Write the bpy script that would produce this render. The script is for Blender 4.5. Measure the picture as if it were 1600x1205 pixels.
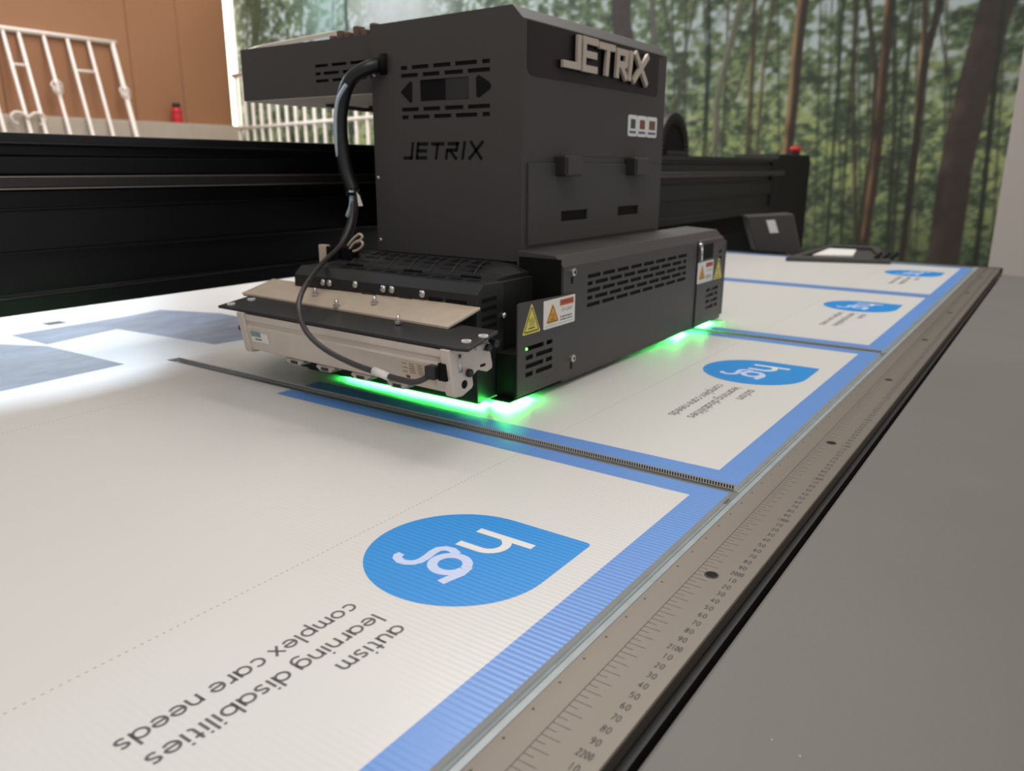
import bpy, bmesh, math, random
import numpy as np
from mathutils import Vector, Matrix

random.seed(4)
for o in list(bpy.data.objects):
    bpy.data.objects.remove(o)
SC = bpy.context.scene
COL = SC.collection
MM = 0.001

# ------------------------------------------------------------------ camera
# all lengths in this script are millimetres; z = 0 is the top of the flat bed,
# y runs along the steel ruler (y = 2000 - ruler reading), x runs across the bed
R = np.array([[0.8223545122, 0.5689565630, 0.0046352621],
              [0.1553578266, -0.2166980100, -0.9637976542],
              [-0.5473545487, 0.7933034740, -0.2665944414]])   # right, down, forward
CAMP = np.array([155.4367, -465.5924, 255.0650])
FPX = 1236.9467

cd = bpy.data.cameras.new('camera')
cam = bpy.data.objects.new('camera', cd)
COL.objects.link(cam)
cd.sensor_fit = 'HORIZONTAL'
cd.sensor_width = 36.0
cd.lens = FPX / 1600 * 36.0
cd.clip_start = 0.02
cd.clip_end = 100
m = Matrix.Identity(4)
for i in range(3):
    m[i][0] = R[0][i]
    m[i][1] = -R[1][i]
    m[i][2] = -R[2][i]
    m[i][3] = CAMP[i] * MM
cam.matrix_world = m
cd.dof.use_dof = True
cd.dof.focus_distance = 0.60
cd.dof.aperture_fstop = 9.0
SC.camera = cam

SC.view_settings.view_transform = 'Standard'
SC.view_settings.look = 'None'
SC.view_settings.gamma = 1.0
SC.view_settings.use_curve_mapping = False
SC.view_settings.exposure = 0.0

# ------------------------------------------------------------------ world and lights
w = bpy.data.worlds.new('world')
SC.world = w
w.use_nodes = True
w.node_tree.nodes['Background'].inputs[0].default_value = (1.0, 0.975, 0.94, 1)
w.node_tree.nodes['Background'].inputs[1].default_value = 0.44


def area(name, loc, target, sx, sy, power, color=(1, 1, 1)):
    l = bpy.data.lights.new(name, 'AREA')
    l.shape = 'RECTANGLE'
    l.size = sx
    l.size_y = sy
    l.energy = power
    l.color = color
    o = bpy.data.objects.new(name, l)
    COL.objects.link(o)
    o.location = loc
    d = Vector(target) - Vector(loc)
    o.rotation_euler = d.to_track_quat('-Z', 'Y').to_euler()
    return o


# roof lights over the hall and the daylight opening on the left side
area('roof_light', (-1.0, 2.3, 2.9), (-0.45, 0.4, 0), 2.2, 0.8, 74, (1.0, 0.95, 0.91))
area('roof_light', (0.7, -1.2, 3.2), (0.0, 0.2, 0), 2.4, 2.4, 44, (1.0, 0.94, 0.88))
area('roof_light', (-3.6, 2.6, 3.2), (-5.2, 3.4, 0.5), 1.6, 2.4, 80, (1.0, 0.94, 0.87))
area('daylight_window', (-5.86, 1.4, 2.08), (-0.9, 1.0, 0.2), 3.3, 0.9, 125, (0.70, 0.85, 1.0))


# ------------------------------------------------------------------ helpers
def lin(c):
    return tuple(((v / 255) / 12.92 if v / 255 <= 0.04045 else ((v / 255 + 0.055) / 1.055) ** 2.4) for v in c)


def at(u, v, x=None, y=None, z=None):
    """pixel of the photograph -> point (mm) on the plane x, y or z = const"""
    d = R.T @ np.array([(u - 800) / FPX, (v - 602.5) / FPX, 1.0])
    if z is not None:
        t = (z - CAMP[2]) / d[2]
    elif x is not None:
        t = (x - CAMP[0]) / d[0]
    else:
        t = (y - CAMP[1]) / d[1]
    return CAMP + t * d


def mat(name, rgb, rough=0.5, metal=0.0, spec=0.5, noise=0.0, nscale=40.0, bump=0.0, bscale=900.0,
        emit=None, estr=0.0, coat=0.0, stretch=None, flutes=False, fade=None):
    mt = bpy.data.materials.new(name)
    mt.use_nodes = True
    nt = mt.node_tree
    b = nt.nodes['Principled BSDF']
    c = (*lin(rgb), 1)
    b.inputs['Base Color'].default_value = c
    b.inputs['Roughness'].default_value = rough
    b.inputs['Metallic'].default_value = metal
    b.inputs['Specular IOR Level'].default_value = spec
    if coat:
        b.inputs['Coat Weight'].default_value = coat
        b.inputs['Coat Roughness'].default_value = 0.15
    if emit:
        b.inputs['Emission Color'].default_value = (*emit, 1)
        b.inputs['Emission Strength'].default_value = estr
    tc = nt.nodes.new('ShaderNodeTexCoord')
    src = tc.outputs['Object']
    if stretch:
        mp = nt.nodes.new('ShaderNodeMapping')
        mp.inputs['Scale'].default_value = stretch
        nt.links.new(src, mp.inputs['Vector'])
        src = mp.outputs['Vector']
    if noise:
        n = nt.nodes.new('ShaderNodeTexNoise')
        n.inputs['Scale'].default_value = nscale
        n.inputs['Detail'].default_value = 5
        nt.links.new(src, n.inputs['Vector'])
        r = nt.nodes.new('ShaderNodeValToRGB')
        r.color_ramp.elements[0].position = 0.3
        r.color_ramp.elements[1].position = 0.7
        r.color_ramp.elements[0].color = (*[max(0, k * (1 - noise)) for k in c[:3]], 1)
        r.color_ramp.elements[1].color = (*[min(1, k * (1 + noise)) for k in c[:3]], 1)
        nt.links.new(n.outputs['Fac'], r.inputs['Fac'])
        nt.links.new(r.outputs['Color'], b.inputs['Base Color'])
    if fade:
        # ink that thins out into the unprinted white of the board along x
        sp = nt.nodes.new('ShaderNodeSeparateXYZ')
        nt.links.new(tc.outputs['Object'], sp.inputs[0])
        mr = nt.nodes.new('ShaderNodeMapRange')
        mr.inputs['From Min'].default_value = fade[0] * MM
        mr.inputs['From Max'].default_value = fade[1] * MM
        nt.links.new(sp.outputs['X'], mr.inputs['Value'])
        mx = nt.nodes.new('ShaderNodeMix')
        mx.data_type = 'RGBA'
        mx.inputs['A'].default_value = (*lin(fade[2]), 1)
        mx.inputs['B'].default_value = c
        nt.links.new(mr.outputs['Result'], mx.inputs['Factor'])
        nt.links.new(mx.outputs['Result'], b.inputs['Base Color'])
    if flutes:
        wv = nt.nodes.new('ShaderNodeTexWave')
        wv.wave_type = 'BANDS'
        wv.bands_direction = 'Y'
        wv.inputs['Scale'].default_value = 2 * math.pi / (20 * 0.0043)
        wv.inputs['Distortion'].default_value = 0
        nt.links.new(tc.outputs['Object'], wv.inputs['Vector'])
        bp = nt.nodes.new('ShaderNodeBump')
        bp.inputs['Strength'].default_value = 1.0
        bp.inputs['Distance'].default_value = flutes * MM
        nt.links.new(wv.outputs['Fac'], bp.inputs['Height'])
        nt.links.new(bp.outputs['Normal'], b.inputs['Normal'])
    elif bump:
        n2 = nt.nodes.new('ShaderNodeTexNoise')
        n2.inputs['Scale'].default_value = bscale
        n2.inputs['Detail'].default_value = 3
        nt.links.new(src, n2.inputs['Vector'])
        bp = nt.nodes.new('ShaderNodeBump')
        bp.inputs['Strength'].default_value = bump
        bp.inputs['Distance'].default_value = 0.0005
        nt.links.new(n2.outputs['Fac'], bp.inputs['Height'])
        nt.links.new(bp.outputs['Normal'], b.inputs['Normal'])
    return mt


class MB:
    """collects shapes (mm) and links them as ONE mesh object"""

    def __init__(self, xf=None):
        self.v = []
        self.f = []
        self.xf = xf

    def add(self, pts, faces):
        n = len(self.v)
        self.v += [tuple(map(float, p)) for p in pts]
        self.f += [[n + i for i in f] for f in faces]
        return self

    def box(self, x0, x1, y0, y1, z0, z1):
        p = [(x, y, z) for z in (z0, z1) for y in (y0, y1) for x in (x0, x1)]
        return self.add(p, [(0, 2, 3, 1), (4, 5, 7, 6), (0, 1, 5, 4), (2, 6, 7, 3), (0, 4, 6, 2), (1, 3, 7, 5)])

    def prism(self, poly, plane, d0, d1):
        n = len(poly)
        p = [plane(u, v, d0) for u, v in poly] + [plane(u, v, d1) for u, v in poly]
        fs = [tuple(range(n))[::-1], tuple(range(n, 2 * n))]
        fs += [(i, (i + 1) % n, n + (i + 1) % n, n + i) for i in range(n)]
        return self.add(p, fs)

    def flat(self, poly, plane, d):
        return self.add([plane(u, v, d) for u, v in poly], [tuple(range(len(poly)))])

    def stroke(self, pts, wd, plane, d0, d1=None, closed=False):
        """ribbon of constant width along a polyline in a plane"""
        P = [np.array(q, float) for q in pts]
        P = [P[0]] + [b for a, b in zip(P[:-1], P[1:]) if np.hypot(*(b - a)) > 1e-4]
        n = len(P)
        L, Rr = [], []
        for i in range(n):
            a = P[i - 1] if (i > 0 or closed) else None
            c = P[(i + 1) % n] if (i < n - 1 or closed) else None
            ts = []
            if a is not None:
                ts.append((P[i] - a) / (np.hypot(*(P[i] - a)) + 1e-9))
            if c is not None:
                ts.append((c - P[i]) / (np.hypot(*(c - P[i])) + 1e-9))
            t = sum(ts)
            t = t / (np.hypot(*t) + 1e-9)
            nn = np.array([-t[1], t[0]])
            k = 1.0
            if len(ts) == 2:
                k = 1 / max(0.45, float(nn @ np.array([-ts[0][1], ts[0][0]])))
            L.append(P[i] + nn * wd / 2 * k)
            Rr.append(P[i] - nn * wd / 2 * k)
        m_ = n if closed else n - 1
        if d1 is None:
            pts3 = [plane(*q, d0) for q in L] + [plane(*q, d0) for q in Rr]
            self.add(pts3, [(i, n + i, n + (i + 1) % n, (i + 1) % n) for i in range(m_)])
        else:
            pts3 = [plane(*q, d) for d in (d0, d1) for S in (L, Rr) for q in S]
            fs = []
            for i in range(m_):
                j = (i + 1) % n
                fs += [(i, n + i, n + j, j), (2 * n + i, 2 * n + j, 3 * n + j, 3 * n + i),
                       (i, j, 2 * n + j, 2 * n + i), (n + i, 3 * n + i, 3 * n + j, n + j)]
            if not closed:
                fs += [(0, 2 * n, 3 * n, n), (n - 1, 2 * n - 1, 4 * n - 1, 3 * n - 1)]
            self.add(pts3, fs)
        return self

    def tube(self, pts, r, seg=10, caps=True):
        P = [Vector(q) for q in pts]
        n = len(P)
        base = len(self.v)
        rr = r if hasattr(r, '__len__') else [r] * n
        prev = None
        for i in range(n):
            t = (P[min(i + 1, n - 1)] - P[max(i - 1, 0)]).normalized()
            if prev is None:
                a = t.cross(Vector((0, 0, 1)))
                if a.length < 1e-3:
                    a = t.cross(Vector((1, 0, 0)))
                a.normalize()
            else:
                a = (prev - t * prev.dot(t)).normalized()
            prev = a
            b = t.cross(a)
            for k in range(seg):
                g = 2 * math.pi * k / seg
                self.v.append(tuple(P[i] + (a * math.cos(g) + b * math.sin(g)) * rr[i]))
        for i in range(n - 1):
            for k in range(seg):
                q = (k + 1) % seg
                self.f.append([base + i * seg + k, base + i * seg + q, base + (i + 1) * seg + q, base + (i + 1) * seg + k])
        if caps:
            self.f.append([base + k for k in range(seg)][::-1])
            self.f.append([base + (n - 1) * seg + k for k in range(seg)])
        return self

    def ball(self, c, r, seg=10, rings=6, sc=(1, 1, 1)):
        pts, fs = [], []
        for i in range(rings + 1):
            t = math.pi * i / rings
            for k in range(seg):
                g = 2 * math.pi * k / seg
                pts.append((c[0] + r * sc[0] * math.sin(t) * math.cos(g), c[1] + r * sc[1] * math.sin(t) * math.sin(g),
                            c[2] + r * sc[2] * math.cos(t)))
        for i in range(rings):
            for k in range(seg):
                q = (k + 1) % seg
                fs.append((i * seg + k, i * seg + q, (i + 1) * seg + q, (i + 1) * seg + k))
        return self.add(pts, fs)

    def ring(self, c, ax, r0, r1, seg=20):
        """flat washer with thickness along axis ax (vector)"""
        ax = Vector(ax)
        h = ax.length
        t = ax.normalized()
        a = t.cross(Vector((0.3, 0.2, 1))).normalized()
        b = t.cross(a)
        pts = []
        for d in (0, h):
            for r in (r0, r1):
                for k in range(seg):
                    g = 2 * math.pi * k / seg
                    pts.append(tuple(Vector(c) + t * d + (a * math.cos(g) + b * math.sin(g)) * r))
        fs = []
        for k in range(seg):
            q = (k + 1) % seg
            fs += [(k, q, seg + q, seg + k), (2 * seg + k, 3 * seg + k, 3 * seg + q, 2 * seg + q),
                   (k, 2 * seg + k, 2 * seg + q, q), (seg + k, seg + q, 3 * seg + q, 3 * seg + k)]
        return self.add(pts, fs)

    def slotted(self, u0, u1, v0, v1, holes, plane, d0, d1):
        """plate with real rectangular openings"""
        us = sorted({u0, u1, *[h[0] for h in holes], *[h[1] for h in holes]})
        vs = sorted({v0, v1, *[h[2] for h in holes], *[h[3] for h in holes]})
        nu, nv = len(us) - 1, len(vs) - 1

        def solid(i, j):
            if i < 0 or j < 0 or i >= nu or j >= nv:
                return False
            cu, cv = (us[i] + us[i + 1]) / 2, (vs[j] + vs[j + 1]) / 2
            return not any(h[0] < cu < h[1] and h[2] < cv < h[3] for h in holes)
        for i in range(nu):
            for j in range(nv):
                if not solid(i, j):
                    continue
                a, b_, c, d = us[i], us[i + 1], vs[j], vs[j + 1]
                self.add([plane(a, c, d1), plane(b_, c, d1), plane(b_, d, d1), plane(a, d, d1)], [(0, 1, 2, 3)])
                self.add([plane(a, c, d0), plane(b_, c, d0), plane(b_, d, d0), plane(a, d, d0)], [(3, 2, 1, 0)])
                for di, dj, e in ((-1, 0, (a, c, a, d)), (1, 0, (b_, c, b_, d)), (0, -1, (a, c, b_, c)), (0, 1, (a, d, b_, d))):
                    if not solid(i + di, j + dj):
                        self.add([plane(e[0], e[1], d0), plane(e[2], e[3], d0), plane(e[2], e[3], d1), plane(e[0], e[1], d1)], [(0, 1, 2, 3)])
        return self

    def build(self, name, material, parent=None, bevel=0.0, smooth=False, origin=None):
        pts = self.v if self.xf is None else [self.xf(p) for p in self.v]
        me = bpy.data.meshes.new(name)
        o0 = origin or (0, 0, 0)
        if parent is not None:
            po = parent
            while po is not None:
                o0 = tuple(o0[i] + po.location[i] / MM for i in range(3))
                po = po.parent
        me.from_pydata([tuple((p[i] - o0[i]) * MM for i in range(3)) for p in pts], [], self.f)
        bm = bmesh.new()
        bm.from_mesh(me)
        bmesh.ops.remove_doubles(bm, verts=bm.verts, dist=1e-6)
        bmesh.ops.recalc_face_normals(bm, faces=bm.faces)
        bm.to_mesh(me)
        bm.free()
        me.materials.append(material)
        if smooth:
            for p in me.polygons:
                p.use_smooth = True
        o = bpy.data.objects.new(name, me)
        COL.objects.link(o)
        if origin:
            o.location = tuple(k * MM for k in origin)
        if parent is not None:
            o.parent = parent
        if bevel:
            md = o.modifiers.new('bevel', 'BEVEL')
            md.width = bevel * MM
            md.segments = 2
            md.limit_method = 'ANGLE'
            md.angle_limit = math.radians(40)
        return o


XY = lambda u, v, d: (u, v, d)
YZ = lambda u, v, d: (d, u, v)      # plane facing +x, u = y, v = z
XZ = lambda u, v, d: (u, d, v)      # plane facing -y, u = x, v = z


def tag(o, label, cat, group=None):
    o['label'] = label
    o['category'] = cat
    if group:
        o['group'] = group
    return o


def thing(name, loc, label, cat, group=None):
    o = bpy.data.objects.new(name, None)
    COL.objects.link(o)
    o.location = tuple(k * MM for k in loc)
    o.empty_display_size = 0.05
    return tag(o, label, cat, group)


def struct(o):
    o['kind'] = 'structure'
    return o


def rrect(u0, u1, v0, v1, r, n=4):
    pts = []
    for cu, cv, a0 in ((u1 - r, v1 - r, 0), (u0 + r, v1 - r, 90), (u0 + r, v0 + r, 180), (u1 - r, v0 + r, 270)):
        for k in range(n + 1):
            g = math.radians(a0 + 90 * k / n)
            pts.append((cu + r * math.cos(g), cv + r * math.sin(g)))
    return pts


def text_mesh(mb, s, size, plane, d, u, v, align='CENTER'):
    """built-in font lettering laid into a plane"""
    cu = bpy.data.curves.new('txt', 'FONT')
    cu.body = s
    cu.size = size
    cu.align_x = align
    cu.align_y = 'CENTER'
    ob = bpy.data.objects.new('txt', cu)
    COL.objects.link(ob)
    dg = bpy.context.evaluated_depsgraph_get()
    me = bpy.data.meshes.new_from_object(ob.evaluated_get(dg))
    mb.add([plane(u + q.co.x, v + q.co.y, d) for q in me.vertices], [tuple(p.vertices) for p in me.polygons])
    bpy.data.objects.remove(ob)
    bpy.data.meshes.remove(me)
    bpy.data.curves.remove(cu)


# ------------------------------------------------------------------ materials
M = {}
M['board'] = mat('white_corrugated_plastic', (214, 212, 209), 0.30, flutes=0.05)
M['board_edge'] = mat('flute_shadow', (60, 62, 62), 0.6)
M['blue'] = mat('blue_border_ink', (98, 144, 212), 0.32, flutes=0.09)
M['blue_fade'] = mat('blue_border_ink_starting', (98, 144, 212), 0.32, flutes=0.09, fade=(-552, -470, (214, 212, 209)))
M['logo'] = mat('bright_blue_logo_ink', (18, 138, 216), 0.34, flutes=0.05)
M['lavender'] = mat('pale_lavender_ink', (196, 208, 240), 0.36, flutes=0.05)
M['ink_white'] = mat('unprinted_letter', (226, 224, 221), 0.34, flutes=0.055)
M['slogan'] = mat('grey_ink', (92, 88, 86), 0.45, flutes=0.04)
M['dots'] = mat('score_line', (170, 168, 165), 0.6)
M['bed'] = mat('vacuum_bed', (104, 108, 109), 0.4, noise=0.08, nscale=8)
M['strip'] = mat('pale_bed_strip', (148, 160, 163), 0.35, noise=0.10, nscale=60)
M['steel'] = mat('brushed_steel_ruler', (116, 109, 101), 0.50, metal=0.70, noise=0.10, nscale=14, stretch=(1, 0.08, 1), bump=0.05, bscale=1500)
M['engrave'] = mat('engraved_black', (34, 32, 30), 0.6)
M['cover_grey'] = mat('grey_painted_cover', (101, 98, 93), 0.55, noise=0.05, nscale=5, bump=0.22, bscale=420)
M['speck'] = mat('pale_speck', (190, 188, 184), 0.6)
M['black'] = mat('black_powder_coat', (38, 37, 38), 0.45, spec=0.4)
M['deep'] = mat('deep_black', (7, 7, 8), 0.7, spec=0.2)
M['gantry'] = mat('black_anodised_beam', (14, 15, 19), 0.42, spec=0.4)
M['rail_glint'] = mat('rail_edge_highlight', (150, 142, 136), 0.35, metal=0.6)  # pale tone that paints the highlights along the guide rail
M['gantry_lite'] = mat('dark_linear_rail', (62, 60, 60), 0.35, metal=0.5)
M['carriage'] = mat('charcoal_powder_coat', (67, 64, 63), 0.55, spec=0.35, bump=0.12, bscale=700)
M['front'] = mat('dark_charcoal_guard', (66, 62, 61), 0.45, spec=0.45, bump=0.08, bscale=700)
M['badge'] = mat('dark_brown_badge', (40, 33, 32), 0.5, spec=0.25)
M['badge_letter'] = mat('pale_metal_letter', (196, 184, 170), 0.38, metal=0.35)
M['alu'] = mat('cast_aluminium', (206, 194, 184), 0.42, metal=0.3, noise=0.06, nscale=30, bump=0.05)
M['alu_sheet'] = mat('aluminium_sheet', (206, 188, 168), 0.45, metal=0.15, noise=0.05, nscale=60, bump=0.05)
M['chrome'] = mat('bright_steel', (200, 198, 194), 0.25, metal=0.9)
M['cable'] = mat('grey_cable_sheath', (58, 56, 57), 0.45)
M['harness'] = mat('black_cable_sleeve', (20, 20, 23), 0.35)
M['clear'] = mat('pale_cable_tube', (170, 186, 198), 0.25)
M['white'] = mat('white_label', (228, 226, 222), 0.5)
M['whitepaint'] = mat('white_painted_steel', (232, 218, 206), 0.5, noise=0.04, nscale=20)
M['yellow'] = mat('warning_yellow', (222, 208, 92), 0.5)
M['amber'] = mat('warning_amber', (226, 160, 50), 0.5)
M['orange'] = mat('warning_orange', (198, 92, 34), 0.5)
M['redplastic'] = mat('red_plastic', (196, 40, 48), 0.4)
M['text'] = mat('dark_print', (50, 48, 48), 0.6)
M['teal'] = mat('teal_print', (120, 150, 152), 0.5)
M['greenlamp'] = mat('green_lamp_window', (20, 60, 20), 0.4, emit=(0.05, 1.0, 0.13), estr=120)
M['greenled'] = mat('green_led', (20, 90, 20), 0.4, emit=(0.2, 1.0, 0.15), estr=4)
M['hardboard'] = mat('brown_hardboard', (160, 114, 82), 0.55, noise=0.06, nscale=1.2)
M['block'] = mat('pale_concrete_block', (186, 172, 158), 0.8, noise=0.06, nscale=6)
M['wallgrey'] = mat('pale_grey_wall', (178, 170, 163), 0.8)
M['floor'] = mat('concrete_floor', (140, 136, 130), 0.7, noise=0.1, nscale=2)
M['skyglass'] = mat('daylight_window', (255, 255, 255), 0.5, emit=(1.0, 0.95, 0.82), estr=3.0)
M['skypane'] = mat('daylight_pane', (235, 242, 255), 0.3, emit=(0.80, 0.90, 1.0), estr=1.6)
M['cream'] = mat('cream_painted_sheet', (246, 234, 220), 0.45)
M['cappost'] = mat('white_corner_post', (236, 236, 232), 0.5)
M['poster'] = mat('poster_sheet', (208, 209, 208), 0.34)


def mottled(name, c0, c1, scale, rough):
    mt = mat(name, c0, rough)
    nt = mt.node_tree
    b = nt.nodes['Principled BSDF']
    tc = nt.nodes.new('ShaderNodeTexCoord')
    mp = nt.nodes.new('ShaderNodeMapping')
    mp.inputs['Scale'].default_value = (1.0, 0.5, 1)
    n = nt.nodes.new('ShaderNodeTexNoise')
    n.inputs['Scale'].default_value = scale
    n.inputs['Detail'].default_value = 7
    n.inputs['Roughness'].default_value = 0.65
    r = nt.nodes.new('ShaderNodeValToRGB')
    r.color_ramp.elements[0].position = 0.36
    r.color_ramp.elements[1].position = 0.68
    r.color_ramp.elements[0].color = (*lin(c0), 1)
    r.color_ramp.elements[1].color = (*lin(c1), 1)
    nt.links.new(tc.outputs['Object'], mp.inputs['Vector'])
    nt.links.new(mp.outputs['Vector'], n.inputs['Vector'])
    nt.links.new(n.outputs['Fac'], r.inputs['Fac'])
    nt.links.new(r.outputs['Color'], b.inputs['Base Color'])
    return mt


M['slateblue'] = mottled('slate_blue_poster_ink', (26, 42, 74), (104, 124, 160), 13, 0.46)

# ------------------------------------------------------------------ the setting
WX, WY, FZ = -5954, 4200, -900
struct(MB().box(-7000, 3500, -3500, 4600, FZ - 50, FZ).build('floor', M['floor']))
wl = MB()
WE = at(357, 100, x=WX)[1]
ys = [-3000, -1300, -80, at(0, 100, x=WX)[1], at(205, 100, x=WX)[1], at(283, 100, x=WX)[1], WE]
for a, b in zip(ys[:-1], ys[1:]):
    wl.box(WX - 20, WX, a + 2, b - 2, FZ, 3200)
wl.box(WX - 60, WX - 18, -3000, WE, FZ, 3200)
struct(wl.build('wall_left', M['hardboard'], bevel=6))
struct(MB().box(WX - 60, 1800, WY + 12, WY + 60, FZ, 3200).build('wall_back', M['wallgrey']))
struct(MB().box(WX - 50, WX - 30, WE - 40, WY + 12, FZ + 1400, 3200).build('window_1', M['skyglass']))
win = MB().slotted(-300, 3150, 1580, 2600, [(k * 1150 - 260, k * 1150 + 810, 1620, 2560) for k in range(3)], YZ, WX + 1, WX + 60)
win = struct(win.build('window_2', M['cappost']))
MB().box(WX + 2, WX + 12, -280, 3130, 1600, 2580).build('pane', M['skypane'], win)
led = MB()
yy = -3000
while yy < 4085:
    e = min(yy + 440, 4085)
    for z0, z1 in ((FZ, -500), (-494, -130), (-124, 225), (231, 578)):
        led.box(WX + 1, WX + 150, yy + 3, e - 3, z0, z1)
    yy += 440
led.box(WX + 1, WX + 146, -3000, 4085, FZ, 574)
struct(led.build('trim_1', M['block'], bevel=4))
# pale wall / column right of the mural
struct(MB().box(-146, 1800, WY - 40, WY + 12, FZ, 3200).build('wall_right', M['wallgrey'], bevel=5))

# ---- forest mural: a printed wall covering, the picture is its ink
NX, NZ = 660, 300
MX0, MX1, MZ0, MZ1 = WX + 4, -146.0, -500.0, 1750.0


def vnoise(rng, sx, sz, x, z):
    gx, gz = int(sx) + 3, int(sz) + 3
    g = rng.random((gz, gx))
    X = x * sx
    Z = z * sz
    i = X.astype(int)
    j = Z.astype(int)
    fx = X - i
    fz = Z - j
    fx = fx * fx * (3 - 2 * fx)
    fz = fz * fz * (3 - 2 * fz)
    return (g[j, i] * (1 - fx) + g[j, i + 1] * fx) * (1 - fz) + (g[j + 1, i] * (1 - fx) + g[j + 1, i + 1] * fx) * fz


rng = np.random.default_rng(7)
gx = np.linspace(0, 1, NX)
gz = np.linspace(0, 1, NZ)
GX, GZ = np.meshgrid(gx, gz)
PX = MX0 + GX * (MX1 - MX0)
PZ = MZ0 + GZ * (MZ1 - MZ0)
wrp = 0.012 * (vnoise(rng, 30, 14, GX, GZ) - 0.5)
n1 = vnoise(rng, 16, 7, GX, GZ)
n2 = vnoise(rng, 60, 26, np.clip(GX + wrp, 0, 1), GZ)
n3 = vnoise(rng, 150, 76, GX, GZ)
n4 = vnoise(rng, 320, 160, GX, GZ)
lum = 0.18 * n1 + 0.24 * n2 + 0.32 * n3 + 0.26 * n4
lum = np.clip((lum - 0.30) / 0.38, 0, 1)
dark = np.array(lin((58, 68, 54)))
midg = np.array(lin((98, 114, 84)))
yelg = np.array(lin((160, 168, 108)))
skyc = np.array(lin((190, 200, 204)))


def mix(a, b, t):
    return a * (1 - t[..., None]) + b * t[..., None]


t1 = np.clip(lum * 1.6, 0, 1)
t2 = np.clip((lum - 0.50) * 2.2, 0, 1)
col = mix(np.broadcast_to(dark, (NZ, NX, 3)), np.broadcast_to(midg, (NZ, NX, 3)), t1)
yw = np.exp(-((PZ - 360) / 420) ** 2) * 0.85 + 0.12
col = mix(col, np.broadcast_to(yelg, (NZ, NX, 3)), t2 * np.clip(yw, 0, 1))
up = np.clip((PZ - 380) / 500, 0, 1)
sk = np.clip((0.30 * n2 + 0.40 * n3 + 0.30 * vnoise(rng, 200, 100, GX, GZ) - 0.60 + 0.09 * up) * 5, 0, 1) * up
col = mix(col, np.broadcast_to(skyc, (NZ, NX, 3)), sk * 0.8)
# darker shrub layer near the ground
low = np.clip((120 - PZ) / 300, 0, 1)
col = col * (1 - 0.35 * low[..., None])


def trunk(pts, wpx, rgb, side=None, grain=0.25):
    """a printed tree trunk through photo pixels; side = lighter bark on its left"""
    global col
    P = [at(u, v, y=WY) for u, v in pts]
    zs = np.array([q[2] for q in P][::-1])
    xs = np.array([q[0] for q in P][::-1])
    zs_e = np.concatenate([[zs[0] - 600], zs, [zs[-1] + 900]])
    xs_e = np.concatenate([[xs[0] - (xs[1] - xs[0]) / (zs[1] - zs[0] + 1e-6) * 600], xs,
                           [xs[-1] + (xs[-1] - xs[-2]) / (zs[-1] - zs[-2] + 1e-6) * 900]])
    cx = np.interp(PZ, zs_e, xs_e)
    sc = np.hypot(*(at(pts[0][0] + 1, pts[0][1], y=WY) - at(*pts[0], y=WY))[[0, 2]])
    hw = wpx * sc / 2
    k = np.clip((hw - np.abs(PX - cx)) / 8 + 0.5, 0, 1)
    if len(pts) and pts[-1][1] < 500 and wpx < 9:
        k = k * 0.85
    base = np.array(lin(rgb))
    tcol = np.broadcast_to(base, (NZ, NX, 3)) * (1 - grain / 2 + grain * n3[..., None])
    if side is not None:
        s = np.clip((-(PX - cx) / hw - 0.05) * 1.6, 0, 1) * (0.35 + 0.65 * n2) * np.clip((n1 + n2) - 0.55, 0, 1) * 1.5
        tcol = mix(tcol, np.broadcast_to(np.array(lin(side)), (NZ, NX, 3)), np.clip(s, 0, 1))
    col = mix(col, tcol, k)


zz = lambda *p: [(1000 + x / 2.667, y / 2.667) for x, y in p]
grey = (92, 92, 84)
for x0, lean, wd in ((1072, -8, 4), (1100, 10, 3), (1138, -20, 4), (1215, 4, 3), (1282, -12, 3), (1340, 6, 4), (1435, -14, 4), (1452, -24, 3),
                     (1480, -10, 4), (1300, -18, 3), (1180, -14, 3), (1385, 6, 3), (1050, 12, 3), (1570, -22, 5), (1420, -2, 3),
                     (385, 6, 3), (470, 4, 3), (520, -6, 3), (1310, 4, 4), (1362, -16, 4)):
    trunk([(x0, 0), (x0 + lean * 0.4, 200), (x0 + lean, 420)], wd, (66, 70, 58), grain=0.4)
trunk(zz((50, 0), (52, 90), (62, 180)), 9, grey)
trunk(zz((100, 30), (150, 250), (178, 330), (140, 460), (100, 640)), 6, (78, 80, 66))
trunk(zz((230, 0), (190, 200), (150, 460)), 5, (72, 76, 62))
trunk(zz((285, 60), (285, 300), (265, 650)), 7, (34, 44, 34))
trunk(zz((415, 30), (345, 300), (320, 420), (312, 650)), 11, (96, 96, 82), (140, 138, 116))
trunk(zz((450, 230), (400, 400), (350, 520)), 4, (82, 84, 68))
trunk(zz((475, 0), (470, 200), (460, 330), (445, 650)), 8, (62, 58, 48), (140, 126, 88))
trunk(zz((545, 60), (510, 300), (485, 650)), 7, (76, 74, 58), (140, 128, 92))
trunk(zz((680, 0), (655, 200), (640, 400), (615, 620)), 18, (58, 50, 44), (150, 122, 90))
trunk(zz((820, 400), (800, 700), (778, 1000)), 6, (46, 54, 42))
trunk(zz((872, 450), (850, 740), (838, 1010)), 5, (46, 54, 42))
trunk(zz((895, 0), (888, 400), (897, 1000)), 8, (56, 54, 44), (126, 112, 80))
trunk(zz((945, 0), (985, 300), (965, 650), (940, 800)), 9, (60, 58, 48))
trunk(zz((1042, 0), (1015, 300), (980, 700), (935, 1010)), 16, (58, 50, 42), (164, 124, 92))
trunk(zz((1060, 250), (1062, 480), (1030, 1040)), 8, (48, 52, 42))
trunk(zz((1120, 200), (1090, 480), (1060, 900)), 7, (52, 56, 46))
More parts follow.
